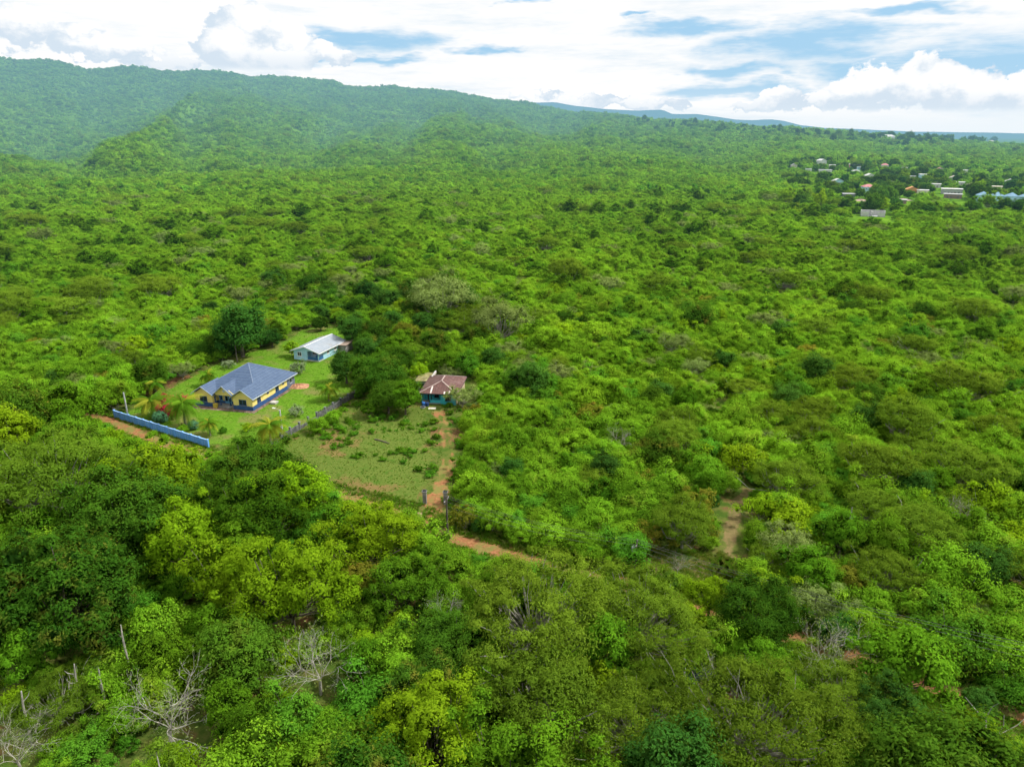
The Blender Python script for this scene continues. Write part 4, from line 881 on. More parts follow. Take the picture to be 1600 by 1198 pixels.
def ruin():
    g = at_terrain(1363, 338); o = empty('unfinished_house', g, -math.atan2(g[0], g[1])+.1); tag(o, 'unfinished grey concrete house shell at the edge of the scrub', 'house shell'); FARSPOTS.append((g[0], g[1], 12))
    m = MB(); m.box(-8, 8, -4, 4, -1, .4); m.build('floor_slab', hc(GRY), o)
    for x0, x1, y0, y1, h in ((-8, -7.7, -4, 4, 4.4), (-7.698, -3, -4, -3.7, 3.4), (-1, -.7, -4, 4, 3.6), (3, 7.7, -4, -3.7, 3.2), (7.702, 8, -4, 4, 4.2), (-7.698, 7.7, 3.7, 4, 4.2)): w = MB(); w.box(x0, x1, y0, y1, .402, h); w.build('wall', hc((.50, .50, .49)), o)
    for x in (-5, 1, 5): c = MB(); c.box(x-.15, x+.15, -.15, .15, .402, 4.6); c.build('column', hc(GRY), o)
ruin()
for px, py, r, lb in ((1410, 313, 9, 'tan earth mound beside the low brown hut'), (1372, 322, 8, 'bare earth mound below the two storey blue house'), (1345, 314, 7, 'grey-brown earth mound near the dark shed')):
    o = heap('earth_mound', 0, 600, r, 1.6, hc((.36, .27, .21)), lb, 'earth mound'); o.location = at_terrain(px, py); FARSPOTS.append((o.location[0], o.location[1], r))
def mast(px, py, ptop, w, label):
    g = at_terrain(px, py); d = proj(*g)[2]; H = (py-ptop)/F*d*1.02+4; o = empty('radio_mast', g); tag(o, label, 'mast'); m = MB(); st = hc((.30, .31, .33))
    L = [(w*math.cos(t), w*math.sin(t)) for t in (0, 2.094, 4.189)]
    for x, y in L: m.tube([(x, y, -2), (x*.3, y*.3, H)], [.35, .22], 4)
    n = 9
    for i in range(n):
        s = lambda k: 1-.7*k/n
        for a in range(3): b = (a+1) % 3; m.tube([(L[a][0]*s(i), L[a][1]*s(i), H*i/n), (L[b][0]*s(i+1), L[b][1]*s(i+1), H*(i+1)/n)], .16, 3)
    m.build('tower', st, o)
    for z in (.97, .88): a = MB(); [a.box(1.2*math.cos(t)-.5, 1.2*math.cos(t)+.5, 1.2*math.sin(t)-.5, 1.2*math.sin(t)+.5, H*z-2, H*z) for t in (0, 2.1, 4.2)]; a.build('antenna', hc(WHT), o)
mast(1140.5, 195.5, 178, 2.2, 'slender radio mast standing on the wooded skyline')
mast(1027.5, 188, 180, 1.4, 'shorter mast on the skyline beside the ridge foot')
# ------------------------------------------------------------------ planting
KINDS = {'mango': ('broadleaf_tree', 'dark green tree', 'tree'), 'dark': ('broadleaf_tree', 'blue-green tree', 'tree'), 'bright': ('broadleaf_tree', 'bright green tree', 'tree'),
         'lime': ('broadleaf_tree', 'yellow-green tree', 'tree'), 'orange': ('broadleaf_tree', 'orange-tinged tree', 'tree'), 'olive': ('spreading_tree', 'olive spreading tree', 'tree'),
         'grey': ('spreading_tree', 'thin grey-green tree', 'tree'), 'scrub': ('scrub_bush', 'green scrub bush', 'bush'), 'scrubdark': ('scrub_bush', 'dark scrub bush', 'bush'),
         'scrublime': ('scrub_bush', 'yellow-green scrub bush', 'bush'), 'scruborange': ('scrub_bush', 'orange-tinged bush', 'bush'), 'bare': ('bare_tree', 'bare branching tree', 'tree')}
for k_ in ('mango', 'lime', 'olive', 'dark', 'bright'): KINDS['big'+k_] = KINDS[k_]
GROUPS = {'broadleaf_tree': 'leafy trees of the wood', 'spreading_tree': 'spreading trees of the wood', 'scrub_bush': 'scrub bushes of the bushland', 'bare_tree': 'bare trees of the wood'}
def species(key): return key.rstrip('0123456789')
PLANTS = []                                    # dicts of every individual plant
def plant(key, x, y, s, rot=None, label=None, sz=1.0):
    PLANTS.append(dict(key=key, x=x, y=y, s=s, rot=random.uniform(0, 6.28) if rot is None else rot, label=label, sz=sz))
def hand(key, cx, cy, pr, label=None, rot=None, sz=1.0):
    cm, tm, R, zc, zt = PROTO[key]; s = 1.0
    for _ in range(6):
        g = at(cx, cy, zc*s*sz); d = proj(*g)[2]; s = pr*d/F/R
    plant(key, g[0], g[1], s, rot, label, sz)
H = [('bigmango0', 390, 738, 60, 'big dark mango tree crowding the end of the blue wall'), ('mango1', 446, 745, 38), ('mango2', 372, 770, 40), ('dark0', 374, 514, 40, 'large dark round tree behind the back utility pole'), ('dark1', 540, 572, 25, 'dark round tree right beside the light blue house'),
     ('mango1', 588, 588, 36, 'broad dark mango tree between the lawn and the turquoise cottage'), ('dark0', 552, 514, 24, 'blue-green tree behind the wooden shed'), ('dark1', 571, 546, 21), ('mango2', 606, 622, 25), ('dark0', 424, 527, 14), ('orange0', 634, 520, 20, 'tree with rusty flush between shed and cottage'),
     ('dark1', 828, 592, 30, 'solitary dark round tree east of the turquoise cottage'), ('bigmango0', 318, 808, 52), ('bigmango1', 196, 812, 84, 'wide crowned olive green tree below the red road'), ('bigmango0', 88, 930, 108, 'huge dark tree filling the lower left wood'), ('bigmango0', 700, 1005, 56, 'dark tree with orange young leaves among the near trees'),
     ('bigmango1', 668, 1085, 62), ('dark0', 1273, 580, 27, 'dark dome shaped tree in the middle of the scrub'), ('dark1', 1310, 990, 30), ('biglime0', 585, 842, 58, 'tall yellow-green tree below the gate'), ('biglime1', 452, 920, 74, 'bright yellow-green tree with airy crown in the near wood'), ('biglime0', 676, 1150, 84, 'vivid yellow-green crown at the bottom edge'),
     ('lime1', 355, 905, 54), ('bright0', 632, 622, 25, 'bright green rounded tree leaning over the clearing edge'), ('bright1', 576, 638, 14, 'small round tree alone in the grassy clearing'), ('bigbright0', 636, 912, 50), ('bright1', 330, 975, 34), ('bright0', 252, 1030, 40), ('bigbright1', 772, 930, 42),
     ('bigolive0', 88, 742, 108, 'very wide pale olive tree left of the red road'), ('bigolive1', 835, 950, 112, 'broad olive tree with grey limbs in the near wood'), ('bigolive0', 1000, 955, 88, 'broad olive tree by the verge with visible limbs'), ('bigolive1', 1175, 1120, 130, 'huge feathery olive crown at the lower edge'), ('bigolive0', 1000, 1120, 90), ('bigmango1', 1185, 960, 62),
     ('bigdark0', 1400, 1130, 58, 'blue-green tree near the bare orange soil'), ('grey0', 782, 498, 48, 'flat greyish spreading tree behind the lawn parcel'), ('grey1', 690, 462, 52), ('olive2', 1270, 640, 34), ('olive0', 1378, 722, 52, 'pale spreading tree with grey limbs in the scrub'), ('olive1', 1505, 598, 42, 'flat lime topped tree far in the scrub'),
     ('scrublime0', 1150, 718, 34, 'yellowish bush above the bare path'), ('bare0', 258, 1105, 88, 'pale leafless tree with upswept branches at the lower left'), ('bare1', 495, 1030, 76, 'leafless tree with radiating grey branches in the near wood'), ('bare2', 1300, 1015, 72, 'grey leafless tree standing beside the red road'),
     ('bare3', 968, 682, 28, 'small bare grey tree in the scrub east of the track'), ('bare1', 1502, 796, 38, 'bare grey shrub tree deep in the eastern scrub'), ('bare0', 1360, 728, 30), ('bare2', 1225, 505, 16), ('bare3', 20, 1160, 60), ('bare2', 1380, 640, 20), ('bare0', 1130, 1060, 50), ('bare1', 1060, 880, 24), ('bare3', 700, 955, 42), ('bare2', 1500, 560, 20),
     ('orange0', 566, 905, 34, 'orange-brown tinged tree among the near green trees'), ('scruborange0', 982, 636, 12, 'small yellow-orange bush by the turquoise cottage scrub'), ('dark1', 1530, 1098, 26, 'dark green shrub tree behind the fallen dead tree'), ('orange0', 1330, 905, 24), ('scruborange1', 1010, 840, 26), ('lime0', 1110, 930, 34), ('bigolive0', 1320, 1085, 70), ('bigolive1', 90, 1090, 62),
     ('dark0', 600, 470, 22), ('mango1', 585, 520, 24), ('dark1', 612, 503, 20), ('mango0', 652, 480, 24), ('bright1', 626, 533, 18), ('mango2', 692, 500, 23), ('olive0', 742, 490, 30), ('dark0', 574, 455, 18), ('mango1', 700, 440, 20), ('mango2', 338, 538, 20), ('mango1', 310, 548, 16), ('mango1', 560, 482, 20), ('dark1', 662, 505, 20), ('mango2', 676, 536, 23), ('olive1', 712, 505, 28), ('dark0', 722, 468, 26), ('mango0', 622, 562, 22), ('bright2', 700, 562, 20), ('mango1', 748, 528, 22), ('dark1', 500, 488, 14), ('lime0', 655, 580, 15), ('mango2', 640, 455, 20), ('dark1', 770, 560, 20), ('scrub1', 1590, 1030, 50), ('scrub3', 1572, 988, 44), ('scrubdark0', 1582, 1082, 36), ('scrub2', 1602, 1190, 46), ('mango0', 572, 536, 18), ('dark1', 598, 540, 16), ('mango2', 610, 590, 24), ('lime0', 625, 480, 15), ('bright0', 590, 500, 16), ('mango0', 500, 505, 12), ('bright1', 610, 545, 18), ('olive0', 650, 545, 22), ('lime1', 455, 545, 10)]
for h_ in H: hand(*h_[:4], label=h_[4] if len(h_) > 4 else None)
NHAND = len(PLANTS)
# picture areas in front of which no tall plant stands (the yard, the clearing, the visible bits of road)
SEEN = [[(188, 640), (300, 590), (380, 550), (450, 535), (535, 508), (552, 545), (548, 622), (432, 690), (395, 700), (325, 700), (180, 655)], [(165, 652), (320, 700), (312, 712), (262, 700), (172, 672)],
        [(450, 712), (560, 640), (600, 650), (655, 632), (725, 636), (715, 700), (702, 785), (690, 830), (640, 800), (540, 765)], [(690, 828), (790, 856), (900, 886), (890, 898), (785, 878), (700, 856)], [(1128, 785), (1168, 770), (1164, 890), (1120, 890)],
        [(1000, 878), (1110, 880), (1120, 896), (1010, 896)], [(1440, 1070), (1510, 1085), (1520, 1130), (1465, 1150)], [(650, 575), (740, 585), (740, 640), (650, 640)], [(1075, 1040), (1105, 1045), (1100, 1085), (1062, 1085)], [(1115, 600), (1130, 600), (1132, 640), (1118, 640)]]
SEEN = [np.array(p, float) for p in SEEN]
CLEAR = [LAWN, FIELD, PATCH, VERGE]
GX0, GX1, GY1 = -240, 240, 300
_X, _Y = np.meshgrid(np.arange(GX0, GX1)+.5, np.arange(0, GY1)+.5, indexing='ij')
D_CLEAR = np.full(_X.shape, 1e9)
for P in CLEAR: D_CLEAR = np.minimum(D_CLEAR, np.where(inside(P, _X, _Y), -1, 1)*segd(P, _X, _Y))
D_ROAD, D_TRACK, D_TRAIL = segd(ROAD, _X, _Y, False), segd(TRACK, _X, _Y, False), segd(TRAIL, _X, _Y, False)
_U, _V = np.meshgrid(np.arange(0, 1600, 2)+1., np.arange(0, 1200, 2)+1., indexing='ij'); SEENMASK = np.zeros(_U.shape, bool)
for P in SEEN: SEENMASK |= inside(P, _U, _V)
def blocked(x, y, R, zc, zt):
    i, j = int(x-GX0), int(y)
    if not (0 <= i < GX1-GX0 and 0 <= j < GY1): return True
    if D_CLEAR[i, j] < R*.35 or D_ROAD[i, j] < 2.6+R*.45 or D_TRACK[i, j] < 2+R*.5 or D_TRAIL[i, j] < 1.6+R*.5: return True
    for a, b, c in ((x, y, zt), (x-R*.8, y, zc), (x+R*.8, y, zc), (x, y, zc), (x-R*.55, y, zc+(zt-zc)*.7), (x+R*.55, y, zc+(zt-zc)*.7)):
        u, v, d = proj(a, b, c)
        if 0 <= u < 1600 and 0 <= v < 1198 and SEENMASK[int(u/2), int(v/2)]: return True
    return False
rx, ry = ROAD[:, 0], ROAD[:, 1]
def roady(x): return np.interp(x, rx, ry)
HASH = {}
def put(x, y, R):
    HASH.setdefault((int(x//8), int(y//8)), []).append((x, y, R))
def free(x, y, R, ov):
    for i in range(int(x//8)-2, int(x//8)+3):
        for j in range(int(y//8)-2, int(y//8)+3):
            for a, b, r in HASH.get((i, j), ()):
                if (a-x)**2+(b-y)**2 < ((R+r)*ov)**2: return False
    return True
for p in PLANTS: put(p['x'], p['y'], PROTO[p['key']][2]*p['s'])
NEARMIX = ['mango0', 'mango1', 'mango2', 'bright0', 'bright1', 'bigmango0', 'bigbright1', 'bigolive1', 'mango1', 'lime0', 'lime1', 'lime2', 'olive0', 'olive1', 'olive2', 'olive0', 'dark0', 'scrub3', 'scrub0', 'scrub1', 'scrub2', 'scrub4', 'scrubdark0']
BUSHMIX = ['scrub0', 'scrub1', 'scrub2', 'scrub3', 'scrub4', 'scrub5']*6+['scrubdark0', 'scrubdark1', 'scrubdark2']*2+['scrublime0', 'scrublime1']+['scrub2', 'scruborange1']+['olive0', 'olive1', 'grey0', 'grey1', 'olive2', 'bright0', 'bright1', 'dark0', 'mango1', 'bright2', 'grey1']
FILL = []
def scatter(n, rmin, rmax, smin, smax, ov, small=False):
    for _ in range(n):
        r = math.sqrt(random.uniform(rmin**2, rmax**2)); a = random.uniform(-.72, .72); x, y = r*math.sin(a), r*math.cos(a)
        near = y < roady(x)
        if near: key = random.choice(NEARMIX if not small else ['scrub0', 'scrub3', 'scrub5', 'scrubdark1', 'scrublime0', 'bright1'])
        else: key = random.choice(BUSHMIX)
        R0, zc, zt = PROTO[key][2:]; s = random.uniform(smin, smax)
        if not near and key[:5] != 'scrub': s *= .72
        if not near: s *= .70+.45*float(vnoise(np.array([x/22.]), np.array([y/22.]), 31)[0])
        if key[:3] == 'big': s *= .72
        R = R0*s
        if not free(x, y, R, ov) or blocked(x, y, R, zc*s, zt*s): continue
        put(x, y, R); FILL.append(dict(key=key, x=x, y=y, s=s, rot=random.uniform(0, 6.28), label=None, sz=random.uniform(.85, 1.2)))
scatter(7000, 34, 265, .85, 1.25, .72)
scatter(15000, 34, 265, .55, .9, .62, True)
scatter(14000, 34, 265, .32, .55, .60, True)
def scr(p):
    R0, zc, zt = PROTO[p['key']][2:]; u, v, d = proj(p['x'], p['y'], zc*p['s']); return u, v, R0*p['s']*F/d
cnt = {'broadleaf_tree': 0, 'spreading_tree': 0, 'scrub_bush': 0, 'bare_tree': 0}
for p in PLANTS: cnt[KINDS[species(p['key'])][0]] += 1
WOOD = []
for p in sorted(FILL, key=lambda p: -scr(p)[2]):
    u, v, rpx = scr(p); k = KINDS[species(p['key'])][0]; top = proj(p['x'], p['y'], PROTO[p['key']][4]*p['s'])[1]
    if -rpx*.5 < u < 1600+rpx*.5 and top < 1185 and cnt[k] < 290: cnt[k] += 1; PLANTS.append(p)
    else: WOOD.append(p)
# labels: kind and size, then where it stands from the nearest landmark, counted outwards when several match
LAND = [('the yellow house', at(385, 620)), ('the light blue house', at(495, 560)), ('the turquoise cottage', at(690, 622)), ('the gate pillars', at(680, 787)), ('the lamp post', at(442, 682)), ('the transformer pole', at(992, 892)), ('the pole at the gate', at(700, 838)),
        ('the blue wall', at(250, 675)), ('the start of the blue wall', at(180, 652)), ('the big mango by the wall', at(385, 770)), ('the yellow-green tree below the gate', at(592, 870)), ('the fallen dead tree', at(1525, 1165)), ('the parked car', at(1092, 1058)), ('the tall dead stem', at(200, 1040)), ('the leaning dead stem', at(122, 1088)),
        ('the radiating leafless tree', at(495, 1070)), ('the upswept leafless tree', at(258, 1150)), ('the leafless tree by the road', at(1300, 1050)), ('the bare path', at(1140, 840)), ('the crooked snag', at(1322, 832)), ('the small bare grey tree', at(968, 700)), ('the dark dome tree', at(1273, 600)), ('the bare eastern tree', at(1502, 815)),
        ('the pale spreading tree in the scrub', at(1378, 745)), ('the flat lime topped tree', at(1505, 610)), ('the wide pale olive tree', at(88, 775)), ('the huge dark tree', at(88, 980)), ('the wide olive green tree', at(196, 845)), ('the airy yellow-green tree', at(452, 960)), ('the broad olive tree', at(835, 990)), ('the huge feathery crown', at(1175, 1160)),
        ('the dark tree east of the cottage', at(828, 605)), ('the orange-flushed tree', at(700, 1040)), ('the large dark tree behind the pole', at(374, 530)), ('the wooden shed', at(525, 549)), ('the flat greyish tree', at(782, 505)), ('the yellowish bush', at(1150, 735)), ('the bottom yellow-green crown', at(676, 1190)), ('the bare orange soil', at(1480, 1110)), ('the red track', at(695, 700)), ('the orange-brown tree', at(566, 930))]
LP = np.array([l[1][:2] for l in LAND])
ORD = ['', 'second ', 'third ', 'fourth ', 'fifth ', 'sixth ', 'seventh ', 'eighth ', 'ninth ', 'tenth ', 'eleventh ', 'twelfth ', 'thirteenth ', 'fourteenth ', 'fifteenth ', 'sixteenth ']
B_ = {}
for p in PLANTS:
    if p['label']: continue
    d = np.hypot(LP[:, 0]-p['x'], LP[:, 1]-p['y']); sc = d/(LP[:, 1]); i = int(np.argmin(d)); dx, dy = p['x']-LP[i, 0], p['y']-LP[i, 1]
    rel = ('right of' if dx > 0 else 'left of') if abs(dx) > abs(dy) else ('behind' if dy > 0 else 'in front of')
    w = PROTO[p['key']][2]*p['s']; size = 'small ' if w < 2.4 else ('large ' if w > 5 else '')
    B_.setdefault((size+KINDS[species(p['key'])][1], rel, LAND[i][0]), []).append((d[i], p))
for (a, rel, lm), L in B_.items():
    L.sort(key=lambda t: t[0])
    for k, (dd, p) in enumerate(L):
        o = ORD[min(k, 15)]
        p['label'] = f'{o}{a} {rel} {lm}'+('' if len(L) == 1 else ', counted outward' if k and len(f'{o}{a} {rel} {lm}'.split()) < 15 else '' if k else ', nearest one' if len(f'{a} {rel} {lm}'.split()) < 15 else '')
for p in PLANTS:
    cm, tm, R0, zc, zt = PROTO[p['key']]; nm, adj, cat = KINDS[species(p['key'])]
    e = empty(nm, (p['x'], p['y'], float(hgt(p['x'], p['y']))), p['rot']); e.scale = (p['s'], p['s'], p['s']*p['sz'])
    tag(e, p['label'], cat, GROUPS[nm]); link('trunk', tm, e); link('crown', cm, e)
# ------------------------------------------------------------------ palms and garden shrubs
def frond_mesh(name, mat, Lf=3.0, droop=1.0):
    n = 16; t = np.linspace(0, 1, n); P = np.stack([Lf*t*.93, t*0, .75*t*Lf*.5-droop*1.25*t**2.1*Lf*.55], 1); mb = MB(); mb.tube(P, list(np.linspace(.05, .015, n)), 4)
    for i in range(1, n):
        for s in (-1, 1):
            for q in (0, .5):
                p = P[i-1]*(1-q)+P[i]*q; d = unit(P[i]-P[i-1]); tt = (i-1+q)/n; l = .95*math.sin(PI*min(.97, .12+tt*.88))**.6*(.9+.2*random.random())
                e = p+d*l*.45+np.array([0, s*l*.7, -l*.66]); w = d*.055
                mb.poly([p-w, p+w, e+w*.2, e-w*.2])
    return mb.mesh(name, mat)
FR = {'g': frond_mesh('frond_green', MAT['palm']), 'y': frond_mesh('frond_yellow', MAT['palmyellow'], droop=1.25), 'd': frond_mesh('frond_droop', MAT['palm'], droop=1.5)}
def palm(cx, cy, bx, by, pr, yellow, label, n=24):
    g = at(bx, by); H_ = max(.9, height_at(bx, by, cy)); d = proj(g[0], g[1], H_)[2]; s = pr*d/F/2.7; o = empty('coconut_palm', g, random.random()*6); tag(o, label, 'palm', 'coconut palms of the garden')
    m = MB(); m.tube([(0, 0, -.3), (.08, .02, H_*.35), (.05, .08, H_*.7), (0, 0, H_)], [.2*s+.05, .15*s+.03, .12*s+.03, .11*s+.03], 8); m.build('trunk', MAT['palmbark'], o)
    for k in range(n):
        t = k*2.39996; up = k/n; ty = 'y' if random.random() < yellow*(1.3 if up < .5 else .7) else ('d' if up < .4 else 'g'); f = link('frond', FR[ty], o); f.location = (0, 0, H_); f.scale = (s*random.uniform(.85, 1.1),)*3
        f.rotation_euler = (random.uniform(-.2, .2), -(-.45+1.25*up), t)
    for k in range(5):
        c = MB(); t = k*1.3; c.dome((.22*s*math.cos(t), .22*s*math.sin(t), H_-.28*s), .13*s, .16*s, low=-PI/2, seg=8, rings=5); c.build('coconut', plain('coconut_husk_%d' % len(bpy.data.materials), (.25, .20, .05), .1), o)
palm(236, 627, 240, 652, 25, .5, 'yellowing palm at the corner behind the blue wall')
palm(288, 630, 291, 668, 29, .3, 'tallest palm in front of the yellow house')
palm(327, 660, 329, 680, 16, .2, 'short thin palm on the lawn near the blue wall')
palm(420, 665, 424, 692, 27, .7, 'bright yellow palm next to the lamp post')
palm(514, 606, 514, 626, 17, .35, 'small palm on the lawn below the dark round tree')
palm(325, 585, 327, 603, 15, .3, 'palm half hidden at the back of the yellow house roof')
palm(243, 598, 245, 620, 18, .35, 'green palm behind the yellowing corner palm')
def shrub(name, key, cx, cy, pr, label, cat, pn='foliage'):
    cm, tm, R0, zc, zt = PROTO[key]; s = 1.0
    for _ in range(6): g = at(cx, cy, zc*s); d = proj(*g)[2]; s = pr*d/F/R0
    e = empty(name, (g[0], g[1], 0), random.random()*6); e.scale = (s,)*3; tag(e, label, cat); link('stem', tm, e); link(pn, cm, e)
shrub('round_shrub', 'round0', 250, 651, 11, 'clipped blue-green ball shrub beside the magenta bush', 'shrub'); shrub('round_shrub', 'round0', 301, 664, 8.5, 'smaller clipped ball shrub below the tallest palm', 'shrub')
shrub('flowering_bush', 'flower0', 266, 637, 19, 'magenta flowering bush between two palms in the garden', 'flowering bush', 'blossom_crown'); shrub('pale_shrub', 'silver0', 357, 569, 9, 'silvery round shrub behind the yellow house roof', 'shrub')
shrub('pale_shrub', 'silver0', 466, 574, 13, 'pale feathery shrub on the lawn before the light blue house', 'shrub'); shrub('garden_shrub', 'scrub2', 286, 670, 9, 'dense green shrub under the tallest palm', 'shrub'); shrub('garden_shrub', 'scrublime0', 387, 668, 9, 'yellowish shrub left of the bright yellow palm', 'shrub')
shrub('garden_shrub', 'silver0', 462, 642, 11, 'low whitish flowering patch shrub on the lawn beside the lamp post', 'shrub'); shrub('garden_shrub', 'scrub4', 497, 664, 16, 'bushy green shrub growing against the dark block wall', 'shrub'); shrub('garden_shrub', 'scrub1', 520, 652, 12, 'second green shrub along the dark block wall', 'shrub'); shrub('garden_shrub', 'scrubdark0', 349, 672, 6, 'low dark shrub on the lawn by the thin palm', 'shrub')
shrub('columnar_shrub', 'column0', 1047, 907, 9, 'narrow dark columnar shrub at the roadside below the verge', 'shrub'); shrub('cottage_tree', 'grey1', 722, 618, 22, 'thin grey-green tree leaning over the rusty roof', 'tree', 'crown'); shrub('garden_shrub', 'scrub5', 332, 598, 8, 'green shrub at the far corner of the yellow house', 'shrub')
nw = 0
while nw < 150:
    x = random.uniform(FIELD[:, 0].min(), FIELD[:, 0].max()); y = random.uniform(FIELD[:, 1].min(), FIELD[:, 1].max()); a = np.array([x]), np.array([y])
    if not inside(FIELD, *a)[0] or segd(TRACK, *a, False)[0] < 1.6 or vnoise(np.array([x/7.]), np.array([y/7.]), 77)[0] < .42: continue
    k = random.choice(['weed0', 'weed1', 'weed2']); cm, tm = PROTO[k][:2]; e = empty('weed_clump', (x, y, .004), random.random()*6); s = random.uniform(.3, .95); e.scale = (s, s, s*random.uniform(.8, 1.3))
    tag(e, 'low green weed clump dotting the grassy clearing', 'weeds', 'weed clumps in the clearing'); link('foliage', cm, e); nw += 1
# ------------------------------------------------------------------ woodland and grass that nobody could count
def instancer(name, label, keys, pts, idx, rot, scl):
    src = bpy.data.collections.new(name+'_kinds')
    for i, k in enumerate(keys):
        c = bpy.data.collections.new(f'{name}_kind_{i:02d}'); src.children.link(c)
        for me in (k if isinstance(k, tuple) else PROTO[k][:2]):
            if me is not None: o = bpy.data.objects.new(f'{name}_kind_{i:02d}', me); c.objects.link(o)
    me = bpy.data.meshes.new(name); me.vertices.add(len(pts)); me.vertices.foreach_set('co', np.asarray(pts, np.float32).ravel())
    a = me.attributes.new('idx', 'INT', 'POINT'); a.data.foreach_set('value', np.asarray(idx, np.int32))
    a = me.attributes.new('rot', 'FLOAT_VECTOR', 'POINT'); a.data.foreach_set('vector', np.asarray(rot, np.float32).ravel())
    a = me.attributes.new('scl', 'FLOAT_VECTOR', 'POINT'); a.data.foreach_set('vector', np.asarray(scl, np.float32).ravel()); me.update()
    o = tag(link(name, me), label, kind='stuff')
    ng = bpy.data.node_groups.new(name+'_planting', 'GeometryNodeTree'); ng.interface.new_socket('Geometry', in_out='INPUT', socket_type='NodeSocketGeometry'); ng.interface.new_socket('Geometry', in_out='OUTPUT', socket_type='NodeSocketGeometry')
    gi = ng.nodes.new('NodeGroupInput'); go = ng.nodes.new('NodeGroupOutput'); ip = ng.nodes.new('GeometryNodeInstanceOnPoints'); ci = ng.nodes.new('GeometryNodeCollectionInfo')
    ci.inputs['Collection'].default_value = src; ci.inputs['Separate Children'].default_value = True; ci.inputs['Reset Children'].default_value = True; ip.inputs['Pick Instance'].default_value = True
    def na(nm, ty): n = ng.nodes.new('GeometryNodeInputNamedAttribute'); n.data_type = ty; n.inputs['Name'].default_value = nm; return n.outputs['Attribute']
    ln = ng.links.new; ln(gi.outputs[0], ip.inputs['Points']); ln(ci.outputs[0], ip.inputs['Instance']); ln(na('idx', 'INT'), ip.inputs['Instance Index']); ln(na('rot', 'FLOAT_VECTOR'), ip.inputs['Rotation']); ln(na('scl', 'FLOAT_VECTOR'), ip.inputs['Scale']); ln(ip.outputs[0], go.inputs[0])
    md = o.modifiers.new('planting', 'NODES'); md.node_group = ng; return o
KEYS = sorted({p['key'] for p in WOOD} | set(BUSHMIX) | {'bare0', 'bare3', 'dark0', 'dark1', 'mango0', 'mango1', 'lime1', 'bright0', 'olive0'}); KI = {k: i for i, k in enumerate(KEYS)}
pts, idx, rot, scl = [], [], [], []
for p in WOOD:
    pts.append((p['x'], p['y'], float(hgt(p['x'], p['y'])))); idx.append(KI[p['key']]); rot.append((0, 0, p['rot'])); scl.append((p['s'], p['s'], p['s']*p['sz']))
FARK = [f'far{k}' for k in range(8)]; KEYS2 = KEYS+FARK
FS = np.array(FARSPOTS)
def ring(r0, r1, sp, keys, wts, smin, smax, hmax=1.0):
    n = int(1.62*(r1*r1-r0*r0)/2/(sp*sp)); a = RNG.uniform(-.81, .81, n); r = np.sqrt(RNG.uniform(r0*r0, r1*r1, n)); x, y = r*np.sin(a), r*np.cos(a)
    # relax: keep one point per jittered cell
    cell = sp*.80; key = np.floor(x/cell).astype(int)*100003+np.floor(y/cell).astype(int); _, first = np.unique(key, return_index=True)
    x, y = x[first], y[first]; ok = np.hypot(x, y) < np.interp(np.arctan2(x, y), _A, _R)+250
    for fx, fy, fr in FS:
        ux, uy = fx/math.hypot(fx, fy), fy/math.hypot(fx, fy); al = (x-fx)*ux+(y-fy)*uy; ac = np.abs(-(x-fx)*uy+(y-fy)*ux)
        ok &= ~((ac < (fr+4 if fy < 1200 else fr*.9)) & (al > -(fr+(74 if fy < 1200 else 40))) & (al < fr))
    x, y = x[ok], y[ok]; z = hgt(x, y); sel = vnoise(x/70., y/45., 55); sel2 = vnoise(x/160., y/60., 56)
    w = np.array(wts, float); cum = np.cumsum(w)/w.sum(); u = np.clip(RNG.random(len(x))*.62+sel*.22+sel2*.26-.05, 0, .9999); ki = np.searchsorted(cum, u)
    s = RNG.uniform(smin, smax, len(x))*(.75+.5*vnoise(x/33., y/33., 58))
    for i in range(len(x)):
        pts.append((x[i], y[i], z[i]-.3)); idx.append(len(KEYS)+keys[ki[i]] if keys is not None else KI[KB[ki[i]]]); rot.append((0, 0, RNG.uniform(0, 6.28))); t = s[i]; scl.append((t, t, t*RNG.uniform(.7, 1.25)))
KB = ['scrublime0', 'scrublime1', 'scrub0', 'scrub1', 'scrub2', 'scrub3', 'scrub4', 'scrub5', 'bright0', 'grey0', 'olive0', 'scrub2', 'scrubdark0', 'scrubdark1', 'scrubdark2', 'dark0', 'mango1', 'grey1', 'bare0', 'bare3']
WB = [1.2, 1.2, 3.4, 3.4, 3.4, 3.4, 3.4, 3.4, .6, .4, .35, 2, 1.1, 1.1, 1.1, .18, .18, .5, .1, .1]
ring(262, 430, 4.2, None, WB, .5, 1.1); ring(430, 720, 4.8, None, WB, .6, 1.2)
fk, fw = [7, 0, 1, 5, 6, 3, 2, 4], [.8, 3.2, 3.2, .8, 3.2, 1.5, 1.8, .9]
ring(720, 1100, 5.8, fk, fw, .6, 1.25); ring(1100, 1700, 8.0, fk, fw, .8, 1.7); ring(1700, 2600, 11.5, fk, fw, 1.0, 2.2); ring(2600, 4700, 14.0, fk, fw, 1.0, 2.2)
